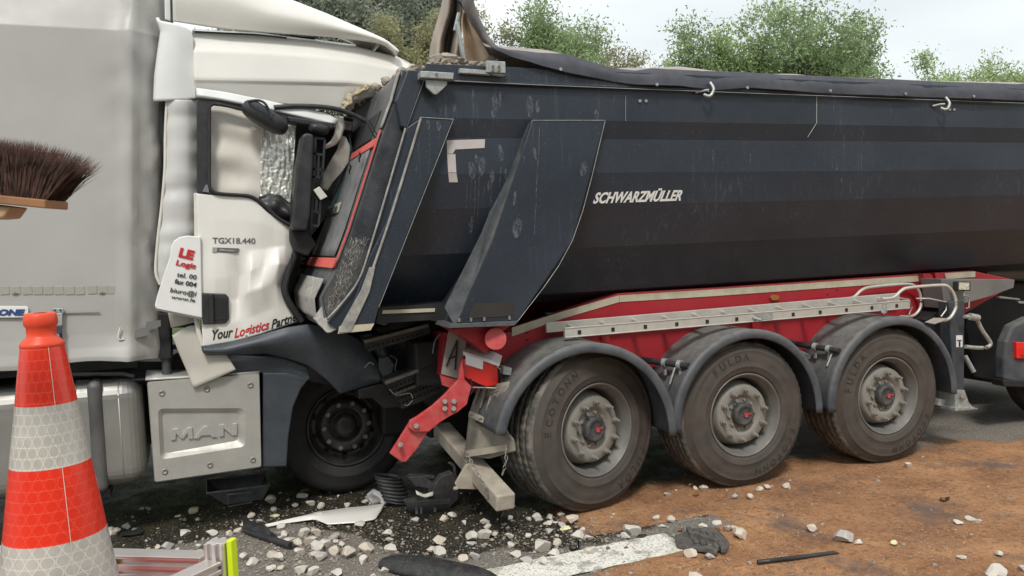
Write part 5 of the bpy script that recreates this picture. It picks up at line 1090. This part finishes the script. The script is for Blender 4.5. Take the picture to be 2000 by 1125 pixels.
part('duct_bracket', MB().pp([(875, 905), (880, 902), (890, 908), (893, 935), (888, 935), (885, 912)], yb+.02, .02).pp([(795, 980), (880, 975), (880, 984), (797, 992)], yb-.08, .03), M('scuffed_black', (.05, .05, .052), .5, var=.3, vs=30), o, bevel=.004)
for x in (812, 821, 848): part('clip', MB().pp([(x, 992), (x+4, 992), (x+4, 1004), (x, 1004)], yb-.012, .012), galv, o)
part('inner_shard', MB().loft([A([(812, 958), (828, 966), (846, 960)], yb-.02), A([(814, 966), (830, 972), (846, 968)], yb-.04)], n=8, m=2), inner, o, solid=.004)
# black hose / torn plastic tube
o = thing('torn_hose', g(520, 1060), 'torn black plastic tube among the pale stones in the left foreground', 'hose')
pts = [g(478, 1042), g(500, 1050), g(530, 1060), g(568, 1073)]
for p in pts: p.z = .022
part('tube', MB().tube(smoothline(pts), [.016+.006*i/12 for i in range(13)], 12), blk, o)
rg0 = [g(474, 1022), g(490, 1030), g(515, 1040), g(540, 1060)]; rg1 = [g(476, 1045), g(500, 1048), g(520, 1054), g(545, 1066)]
for p in rg0: p.z = .05
for p in rg1: p.z = .02
part('torn_sheet', MB().loft([rg0, rg1], n=24, m=8, disp=lambda u, v, p: (0, 0, .02*nz3(p, 18))), blk, o, solid=.005)
part('rim', MB().tube([pts[-1]+Vector((.012+.001*math.cos(t), .022*math.cos(t)*1, .022*math.sin(t))) for t in np.linspace(0, 6.28, 14)], .004, 6, caps=False), blk, o)
# mirror cover in the foreground
ma, mb_ = g(742, 1104), g(975, 1150); vs, fs = ell(None, None, 24, 32); dx_ = (mb_-ma); xx = dx_.normalized(); yy = Vector((-xx.y, xx.x, 0))
mcv = MB().add([ma.lerp(mb_, .5) + Vector((0, 0, .004)) + xx*v[0]*dx_.length/2 + yy*(v[1]*.085*(1+.15*v[0])) + Vector((0, 0, max(0, v[2])*.085*(1+.1*v[0]-.25*max(0, -v[1])) )) for v in vs], fs, True)
o = clutter('mirror_cover', mcv, M('satin_black', (.02, .022, .025), .33, var=.2, vs=12, dust=.12, dscale=30, spk=.5), 'long black mirror cover lying on the road left of the painted line', 'mirror cover', base=Vector((ma.x, ma.y, 0)))
part('moulding_line', MB().tube([ma.lerp(mb_, t)+yy*.045+Vector((0, 0, .004+.078*math.sin(3.14*(.06+t*.88))**.5)) for t in np.linspace(.05, .95, 20)], .003, 6), M('satin_black', (0, 0, 0)), o)
# black ring cap
p = g(1122, 1075); n_ = Vector((-.35, -.85, .2)).normalized()
mb = MB(); 
for r_, a_, b_ in ((.036, 0, .03), (.030, .002, .028)):
    mb.tube([p+Vector((0, 0, .036))+n_*a_, p+Vector((0, 0, .036))-n_*b_], r_, 24, caps=False)
mb.tube([p+Vector((0, 0, .036))+Vector((math.cos(t)*.033, .012*math.cos(t), math.sin(t)*.033)) for t in np.linspace(0, 6.28, 25)], .005, 6, caps=False)
clutter('ring_cap', mb, M('gloss_black', (.008, .008, .01), .12, coat=.6), 'glossy black ring-shaped cap lying next to the painted line', 'cap')
# broken black grille chunk on the binder
o = thing('broken_grille', g(1370, 1075), 'broken dark grey plastic grille chunk with stones on it, lying on the brown binder', 'car part')
yb = g(1370, 1085).y; mb = MB()
outl = [(1318, 1050), (1345, 1040), (1375, 1035), (1402, 1038), (1414, 1052), (1425, 1065), (1420, 1075), (1405, 1072), (1400, 1082), (1390, 1080), (1345, 1072), (1322, 1066)]
P = []
for x, y in outl: q = g(x, y+8); P.append(Vector((q.x, q.y, .012 + .02*rnd())))
part('plate', MB().prism(P, (0, 0, .022)), M('grille_grey', (.07, .068, .066), .6, var=.3, vs=30, dust=.3, dscale=20), o, bevel=.003)
for i in range(5):
    a = g(1345+i*13, 1048+i*3); b = g(1362+i*13, 1075+i*3); a.z = .05; b.z = .035; part('bar', MB().bar(a, b, .03, .03), MATS['grille_grey'], o, bevel=.004)
part('lug', MB().bar(g(1350, 1064)+Vector((0, 0, .06)), g(1404, 1078)+Vector((0, 0, .05)), .03, .05), MATS['grille_grey'], o, bevel=.005)
# dark rod
a, b = g(1480, 1103), g(1638, 1084); a.z = b.z = .014
mb = MB().tube([a, a.lerp(b, .12), a.lerp(b, .125), a.lerp(b, .14), a.lerp(b, .145), a.lerp(b, .95), b+Vector((0, 0, -.004))], [.013, .013, .015, .015, .0125, .012, .004], 12)
clutter('black_rod', mb, blk, 'thin black rod lying on the brown binder at the lower right', 'rod')
# little dark scraps on the left
for x, y, s_, lb in ((283, 1021, .05, 'small black plastic flake on the asphalt right of the cone'), (262, 1045, .09, 'flat twisted black plastic scrap right of the cone'), (270, 1040, .05, 'thin black splinter lying on the twisted scrap right of the cone'), (1253, 1050, .04, 'small black plastic chip beside the painted line'), (1845, 978, .05, 'dark crumb of plastic on the brown binder, right of centre')):
    c = g(x, y); P = [c + Vector((s_*U(.6, 1.1)*math.cos(t), s_*U(.3, .8)*math.sin(t), .004+.012*rnd())) for t in np.linspace(0, 5.5, 7)]
    clutter('plastic_scrap', MB().prism(P, (0, 0, .006)), blk, lb, 'scrap', group='black plastic scraps')

# ------------------------------------------------------------------ stones spilled on the road
STONES = [(651,942,22), (670,955,16), (590,972,22), (598,961,20,3), (528,983,18), (536,997,16), (538,1009,14,4), (577,989,12), (606,985,18), (627,993,16), (678,989,16), (661,970,6), (729,980,28), (713,982,16), (623,1011,20), (490,1010,16), (481,1024,24), (506,1020,20), (411,1044,24), (448,1043,16), (464,1041,20), (513,1035,12), (551,1031,16), (556,1046,20), (547,1054,18), (566,1060,24), (594,1045,22), (618,1043,22), (607,1060,28), (652,1054,24), (637,1067,24), (621,1077,30), (581,1068,20), (585,1082,22), (655,1081,24), (669,1068,20), (679,1089,32), (615,1088,24), (627,1092,24), (532,1084,24), (545,1095,20), (477,1092,24), (493,1100,26), (532,1113,18), (548,1112,18), (585,1118,24), (613,1120,24), (659,1123,28), (710,1097,20), (717,1079,30), (702,1027,22), (757,1045,20), (759,1056,16), (763,1079,28), (729,1127,16), (753,1116,16), (751,1106,12), (811,1019,18), (866,1015,22), (883,1010,18), (857,1062,26), (846,1077,20), (857,1087,28), (657,1060,12), (216,1043,24), (228,1043,16), (245,1032,16), (349,1009,12), (380,1000,20,4), (276,995,10,4), (289,994,10), (387,1017,10), (309,1070,14), (326,1072,24), (388,1070,14), (392,1082,18), (347,1077,14), (259,1011,6), (286,1057,6), (242,1066,6), (340,1084,16), (361,1044,22), (907,1022,11), (946,1024,20), (952,1032,16), (920,1053,28), (946,1049,30), (965,1046,14), (992,1031,8), (998,1015,14), (1033,1015,16), (1049,1014,19), (1074,1011,24), (1055,1019,16), (1072,1024,19), (1083,1022,13), (1096,1010,13), (1120,1021,24), (1096,1028,16), (1106,1037,20,4), (1137,1037,16), (1072,1040,16), (995,1048,17), (1033,1049,16), (1127,1051,27), (1147,1051,14), (919,1065,19), (906,1095,19), (927,1089,22), (998,1067,16), (1052,1059,19), (1060,1073,32), (1007,1086,24), (1026,1098,28), (1061,1104,19), (1081,1084,25), (1088,1066,19), (1087,1049,9), (1151,1081,24), (1230,1040,35), (1221,1049,24), (1250,1052,17,5), (1292,1030,13), (1312,1020,19), (1282,1017,19), (1199,1007,6), (1302,969,13), (1320,961,5), (1358,956,11), (1375,958,17), (1348,949,9), (1330,1037,11,3), (1168,1116,19), (1244,1074,22), (1187,1075,9,3), (1223,1073,9,3), (1360,970,11,3), (1437,973,13), (1466,974,18), (1483,959,15), (1498,955,14), (1536,953,17), (1445,1051,28), (1421,1037,18), (1434,1036,15), (1347,1088,26), (1384,1092,22), (1587,1037,18), (1650,1058,39), (1677,1065,17), (1745,1065,15,4), (1871,1024,17), (1895,1016,24), (1910,1023,15), (1880,1093,18), (1950,1085,17), (1946,1122,44), (1995,1115,18), (1356,1130,29), (1774,912,17), (1843,980,13,3), (1372,1043,18,6), (1403,1039,18,6)]
LM = [('glossy black ring cap', 1122, 1065), ('torn black hose', 520, 1060), ('long white shard', 660, 1010), ('black mirror cover', 830, 1105), ('broken dark grille', 1370, 1058), ('end of the bent pale beam', 990, 990),
      ('first trailer wheel', 1165, 1005), ('second trailer wheel', 1450, 958), ('black rod', 1560, 1092), ('drip tray', 465, 975), ('ribbed air duct', 800, 985), ('yellow-green frame end', 450, 1090), ('white cab wheel', 670, 945), ('lower right corner', 1990, 1115), ('traffic cone', 210, 1040), ('third trailer wheel', 1740, 912), ('left end of the white shard', 530, 1035), ('right end of the white shard', 740, 1000), ('left end of the black rod', 1482, 1103), ('mud flap chain', 985, 935), ('buried end of the painted line', 1300, 1055)]
rs = random.Random(21); used = set(); smesh = {}
def region(x, y):
    if x > 1290 and not (x < 1420 and 1035 < y < 1100): return 'small pale stone lying alone on the brown oil binder right of the grille chunk', 'stones on the brown binder'
    if x > 1290: return 'pale stone lying on or against the broken grille chunk', 'stones around the grille chunk'
    if x > 940: return 'pale broken stone on the wet asphalt between the first trailer wheel and the painted line', 'stones in front of the first trailer wheel'
    if x > 720: return 'pale broken stone on the wet asphalt above the black mirror cover', 'stones above the mirror cover'
    if x > 460 and y > 1020: return 'pale broken stone in the dense scatter between the torn hose and the white shard', 'stones of the dense scatter'
    if y < 1020 and x > 460: return 'pale stone in the dark puddle in front of the white cab wheel', 'stones in the dark puddle'
    return 'small stone on the grey asphalt between the cone and the torn hose', 'stones near the cone'
def stone_at(px, py, sp, k):
    p = g(px, py); depth = (p-CAM).dot(F); s = sp/FPX*depth
    mi = k if k >= 0 and k < 6 else rs.choice((0, 0, 1, 2, 0, 2))
    if k == 6: mi = 0
    gi = rs.randrange(14); key = (gi, mi)
    if key not in smesh:
        me = bpy.data.meshes.new('stone'); me.from_pydata([tuple(v) for v in SG[gi][0]], [], SG[gi][1]); me.materials.append(stonem[mi]); smesh[key] = me
    o = bpy.data.objects.new('stone', smesh[key]); col.objects.link(o); zz = -s*.12 + .006*(sand_at(p.x, p.y) > .5)
    o.location = (p.x, p.y, (.035 if k == 6 else zz)); o.scale = (s*1.05, s*rs.uniform(.8, 1.05), s*rs.uniform(.75, 1.05)); o.rotation_euler = (rs.uniform(-.12, .12), rs.uniform(-.12, .12), rs.uniform(0, 6.28))
    size = 'large' if sp > 25 else ('small' if sp < 14 else 'mid-sized'); kind_ = {3: 'brown stone', 4: 'pale yellow fragment', 5: 'dark stone'}.get(mi, 'pale stone')
    best = sorted(LM, key=lambda q: (q[1]-px)**2 + (q[2]-py)**2)
    lab = None
    for nm, lx, ly in best[:5]:
        dx, dy = px-lx, (py-ly)*1.4; d = math.hypot(dx, dy)
        rel = 'touching' if d < 26 else ('right by' if d < 50 else ('close to' if d < 80 else ('near' if d < 120 else 'off from')))
        side = ('right', 'front right', 'front', 'front left', 'left', 'rear left', 'rear', 'rear right')[int((math.degrees(math.atan2(dy, dx))+22.5) % 360//45)]
        c = '%s %s %s the %s, to its %s' % (size, kind_, rel, nm, side)
        if d < 240 and c not in used: lab = c; break
    if lab: used.add(lab)
    reg = region(px, py); grp = reg[1]
    if not lab: lab = reg[0] if mi < 3 else {3: 'brown lump of binder or stone among the pale stones', 4: 'yellowish foam crumb among the pale stones', 5: 'dark chip among the pale stones'}[mi]
    tag(o, lab, 'stone', grp if mi < 3 else 'odd fragments among the stones'); o['base'] = tuple(o.location)
for q in STONES: stone_at(q[0], q[1], q[2], q[3] if len(q) > 3 else -1)
# crumbs of stone and glass nobody could count
gr = MB()
for i in range(3600):
    if i >= 1500: x, y = (rs.gauss(610, 110), rs.gauss(1062, 38)) if i < 2900 else (rs.gauss(1100, 120), rs.gauss(1060, 30))
    elif i < 750: x, y = rs.gauss(620, 260), rs.uniform(960, 1125)
    elif i < 1050: x, y = rs.uniform(900, 1400), rs.uniform(1000, 1125)
    else: x, y = rs.uniform(1300, 2000), rs.uniform(880, 1125)
    if x < 190 or x > 2000 or y > 1130: continue
    p = g(x, y); s = rs.uniform(.002, .007)*(1 if rs.random() < .85 else 2.2); p.z += 0
    a = rs.uniform(0, 6.28); dx, dy = Vector((math.cos(a), math.sin(a), 0))*s, Vector((-math.sin(a), math.cos(a), 0))*s*rs.uniform(.5, .9); h = Vector((0, 0, s*rs.uniform(.5, .9)))
    b = [p-dx-dy*.8, p+dx*.9-dy, p+dx+dy*.8, p-dx*.8+dy]; t_ = [p+(v-p)*rs.uniform(.4, .85)+h for v in b]
    gr.add(b+t_, [(4, 5, 6, 7), (0, 1, 5, 4), (1, 2, 6, 5), (2, 3, 7, 6), (3, 0, 4, 7)])
o = single('grit', gr, M('grit_stone', (.30, .27, .23), .85, var=.45, vs=22), 'loose crumbs of broken limestone strewn over the road', 'grit', base=Vector((0, 0, 0))); o['kind'] = 'stuff'

# ------------------------------------------------------------------ equipment trolley, cone and broom close to the camera
ax = dp(78, 612, 1.60); ctop_ = dp(76, 612, 1.60).z
deck = ctop_-.75
TR = thing('equipment_trolley', (ax.x-.1, ax.y, 0), 'aluminium profile frame of an equipment trolley with a neon yellow end plate', 'trolley')
pc = dp(427, 1056, 1.72); rail_a = dp(200, 1098, 1.86); rail_b = dp(404, 1104, 1.80)
def slot(mb, p, q, w_, h_, up=(0, 0, 1)):   # extruded profile: core with four lips and two grooves a side
    p, q = Vector(p), Vector(q); d = (q-p).normalized(); u = Vector(up); s = d.cross(u).normalized(); u = s.cross(d)
    mb.bar(p, q, w_*.62, h_*.9, up)
    for a in (-1, 1):
        for b, hh in ((-1, .17), (0, .22), (1, .17)): mb.bar(p+s*a*w_*.40+u*b*h_*.41, q+s*a*w_*.40+u*b*h_*.41, w_*.2, h_*hh, up)
    mb.bar(p+u*h_*.45, q+u*h_*.45, w_, h_*.1, up); mb.bar(p-u*h_*.45, q-u*h_*.45, w_, h_*.1, up)
mb = MB(); dl = (rail_a-rail_b); slot(mb, rail_b, rail_b+dl*2.6, .045, .050); part('frame_rail', mb, alup, TR, bevel=.0015)
mb = MB(); rv = (dl.normalized()); side = Vector((-rv.y, rv.x, 0)).normalized(); side = side if side.y < 0 else -side
pcc = Vector((pc.x, pc.y, 0)); slot(mb, pcc+Vector((0, 0, .25)), pcc+Vector((0, 0, pc.z)), .044, .044, up=(rv.x, rv.y, 0)); part('post', mb, alup, TR, bevel=.0015)
part('end_plate', MB().bar(pcc-rv*.030+Vector((0, 0, .3)), pcc-rv*.030+Vector((0, 0, pc.z+.004)), .022, .012, up=(rv.x, rv.y, 0)), yel, TR, bevel=.002)
mb = MB(); s0 = Vector((pc.x, pc.y, pc.z-.055)); slot(mb, s0+side*.02, s0+side*.9 + rv*.25, .042, .042); part('frame_rail', mb, alup, TR, bevel=.0015)
mb = MB(); slot(mb, Vector((rail_b.x, rail_b.y, deck-.03)), Vector((rail_b.x, rail_b.y, deck-.03))+dl*2.6, .045, .050); part('frame_rail', mb, alup, TR, bevel=.0015)
yc = dp(213, 1103, 1.83); part('clamp', MB().box(yc+Vector((0, 0, .0)), (.022, .03, .024)), M('clamp_yellow', (.75, .42, .02), .4), TR, bevel=.003)
dc = Vector((ax.x-.15, ax.y-.06, deck-.012)); part('deck', MB().box(dc, (1.0, .62, .02)), alup, TR, bevel=.003)
for x, y in ((-.6, -.3), (-.6, .22), (.28, -.3), (.28, .22)): part('leg', MB().box((dc.x+x*.78, dc.y+y, deck/2+.03), (.045, .045, deck-.1)), alup, TR)
for x, y in ((-.6, -.3), (-.6, .22), (.28, -.3), (.28, .22)): part('caster', MB().cyl((dc.x+x*.78, dc.y+y-.02, .06), (dc.x+x*.78, dc.y+y+.02, .06), .06, 20), rubber_dk, TR)
# cone: profile read against its 0.75 m height, stripes with a pressed honeycomb of rings
cm = bpy.data.materials.new('cone_film'); cm.use_nodes = True; N = cm.node_tree.nodes; L = cm.node_tree.links.new; B = N['Principled BSDF']
uv = nn('ShaderNodeUVMap'); uv.uv_map = 'UVMap'
def lat(off):
    a = nn('ShaderNodeVectorMath', operation='ADD'); L(uv.outputs[0], a.inputs[0]); a.inputs[1].default_value = off
    b = nn('ShaderNodeVectorMath', operation='MODULO'); L(a.outputs[0], b.inputs[0]); b.inputs[1].default_value = (1, 1.732, 1)
    c = nn('ShaderNodeVectorMath', operation='SUBTRACT'); L(b.outputs[0], c.inputs[0]); c.inputs[1].default_value = (.5, .866, 0)
    s = nn('ShaderNodeSeparateXYZ'); L(c.outputs[0], s.inputs[0]); q = nn('ShaderNodeCombineXYZ'); L(s.outputs[0], q.inputs[0]); L(s.outputs[1], q.inputs[1])
    d = nn('ShaderNodeVectorMath', operation='LENGTH'); L(q.outputs[0], d.inputs[0]); return d.outputs['Value']
dmin = nn('ShaderNodeMath', operation='MINIMUM'); L(lat((100, 173.2, 0)), dmin.inputs[0]); L(lat((100.5, 173.2+.866, 0)), dmin.inputs[1])
df = nn('ShaderNodeMath', operation='SUBTRACT'); L(dmin.outputs[0], df.inputs[0]); df.inputs[1].default_value = .455
ab = nn('ShaderNodeMath', operation='ABSOLUTE'); L(df.outputs[0], ab.inputs[0]); ring = mr(ab.outputs[0], .02, .05, 1, 0)
at_ = nn('ShaderNodeAttribute', attribute_name='band'); tcg = nn('ShaderNodeTexCoord')
wc = mixc(mr(noi(14, 5), .4, .7), (.52, .49, .44), (.40, .37, .33)); wc = mixc(ring, wc, (.66, .63, .57)); wc = mixc(mr(noi(40, 4, .8), .68, .74), wc, (.08, .07, .06))
rc = mixc(mr(noi(9, 5), .4, .7), (.80, .035, .012), (.70, .025, .01)); rc = mixc(mth('MULTIPLY', ring, .5), rc, (.90, .09, .04))
L(mixc(at_.outputs['Fac'], wc, rc), B.inputs['Base Color']); B.inputs['Roughness'].default_value = .3; B.inputs['Coat Weight'].default_value = .3
bp = nn('ShaderNodeBump'); bp.inputs['Strength'].default_value = .25; bp.inputs['Distance'].default_value = .002; L(ring, bp.inputs['Height']); L(bp.outputs[0], B.inputs['Normal'])
plain = M('cone_orange', (.82, .065, .02), .42, var=.08, vs=10, dust=.08, dscale=14, dcol=(.5, .3, .2), bump=.04, bs=20)
cb = Vector((ax.x, ax.y, deck)); CN = thing('traffic_cone', cb, 'red and white striped traffic cone with honeycomb film, close at the left edge', 'traffic cone')
def vlathe(prof, seg=64):
    mb = MB(); vs = [Vector((r*math.cos(2*math.pi*k/seg), r*math.sin(2*math.pi*k/seg), z)) for r, z in prof for k in range(seg)]
    mb.add(vs, [(i*seg+k, (i+1)*seg+k, (i+1)*seg+(k+1) % seg, i*seg+(k+1) % seg) for i in range(len(prof)-1) for k in range(seg)], True); return mb
H_ = .75; sc_ = 1.60/FPX
def zz(py): return H_-(py-612)*sc_*1.0
topc = vlathe([(.012, H_+.001), (.026, H_+.001), (.0285, H_-.003), (.030, H_-.012), (.030, zz(633)), (.0285, zz(636)), (.026, zz(639)), (.026, zz(655)), (.028, zz(659)), (.038, zz(668)), (.0395, zz(672)), (.0395, zz(676)), (.0385, zz(677))]); part('top', topc, plain, CN, loc=(0, 0, 0))
z0, z1 = zz(676), .03; r0, r1 = .0385, .132
mb = MB(); seg = 96; zs2 = [z0]; bands = [(672, 787, 1), (787, 906, 0), (906, 1047, 1), (1047, 1175, 0), (1175, 1300, 1)]
prof = []; bandf = []
for (a, b, c) in bands:
    za, zb_ = zz(a), max(z1, zz(b)); prof += [(za, c), (zb_, c)]
vs = []; at_v = []; fs = []
for i, (z, c) in enumerate(prof):
    t = (z0-z)/(z0-z1); r = r0+(r1-r0)*t
    for k in range(seg+1):
        a = 2*math.pi*k/seg+2.2; vs.append((r*math.cos(a), r*math.sin(a), z)); at_v.append(float(c))
for i in range(0, len(prof), 2):
    for k in range(seg): fs.append((i*(seg+1)+k, (i+1)*(seg+1)+k, (i+1)*(seg+1)+k+1, i*(seg+1)+k+1))
me = bpy.data.meshes.new('reflective_film'); me.from_pydata(vs, [], fs); me.polygons.foreach_set('use_smooth', [True]*len(fs)); me.materials.append(cm)
a_ = me.attributes.new('band', 'FLOAT', 'POINT'); a_.data.foreach_set('value', at_v); uvl = me.uv_layers.new(name='UVMap')
for lp in me.loops:
    i, k = divmod(lp.vertex_index, seg+1); z = prof[i][0]; t = (z0-z)/(z0-z1)
    uvl.data[lp.index].uv = (k/seg*2*math.pi*.085/.0235*1.0, z/.0235*1.0)
o = bpy.data.objects.new('reflective_film', me); col.objects.link(o); o.parent = CN
part('film_seam', MB().tube([Vector((math.cos(-1.15)*(r0+(r1-r0)*t+.0005), math.sin(-1.15)*(r0+(r1-r0)*t+.0005), z0+(z1-z0)*t)) for t in (0, .5, 1)], .0006, 6), inner, CN, loc=(0, 0, 0))
part('foot', MB().box((0, 0, .015), (.40, .40, .03)), plain, CN, loc=(0, 0, 0), bevel=.008)
# broom, head up, its handle running down to the deck
BD = 1.22
def bpz(x, y, d=0): return dp(x, y, BD+d)
fL, fR = bpz(-290, 352), bpz(88, 390); nb = (fR-fL).normalized(); back = Vector((F.x, F.y, 0)).normalized()*.065; upb = (bpz(118, 392)-bpz(118, 410))
BR = thing('broom', Vector((dp(-150, 1100, BD).x, dp(-150, 1100, BD).y, deck)), 'upturned broom with dark brown bristles at the left edge in front of the grey curtain', 'broom')
part('broom_head', MB().prism([fL, fR, fR-upb*.95, fL-upb*.95], back), wood, BR, bevel=.002)
part('socket', MB().prism([bpz(-60, 394, .01), bpz(22, 404, .01), bpz(6, 426, .01), bpz(-20, 428, .01), bpz(-60, 424, .01)], back*.7), woodp, BR, bevel=.003)
hp = bpz(-30, 418, .035); part('handle', MB().cyl(hp, Vector((hp.x-.22, hp.y-.05, deck+.002)), .013, 16), woodp, BR)
bb = MB(); rs = random.Random(4)
for i in range(5200):
    t = rs.random()**.8; v = rs.random(); p = fL.lerp(fR, .25+.745*t)+back*(.08+.84*v) - upb*.05
    e = max(0, (t-.72)/.28)                      # tufts at the end splay outwards
    lean = .06+.70*e**1.5 + rs.gauss(0, .10); ln = rs.uniform(.070, .088)*(1-.02*e)
    d = (upb.normalized() + nb*lean + back.normalized()*(v-.5)*.5 + Vector((rs.gauss(0, .05), rs.gauss(0, .05), rs.gauss(0, .05)))).normalized()
    q = p + d*ln*.55; r_ = q + (d+nb*(.12+rs.gauss(0, .08)) - upb.normalized()*.05*e + Vector((rs.gauss(0, .08), rs.gauss(0, .08), rs.gauss(0, .08)))).normalized()*ln*.5
    w_ = .00062; s = nb*w_; k2 = back.normalized()*w_
    vs = [p-s, p+s, p+k2, q-s, q+s, q+k2, r_]; bb.add(vs, [(0, 1, 4, 3), (1, 2, 5, 4), (2, 0, 3, 5), (3, 4, 6), (4, 5, 6), (5, 3, 6)])
o = part('bristles', bb, bristle, BR); o['kind'] = 'stuff'
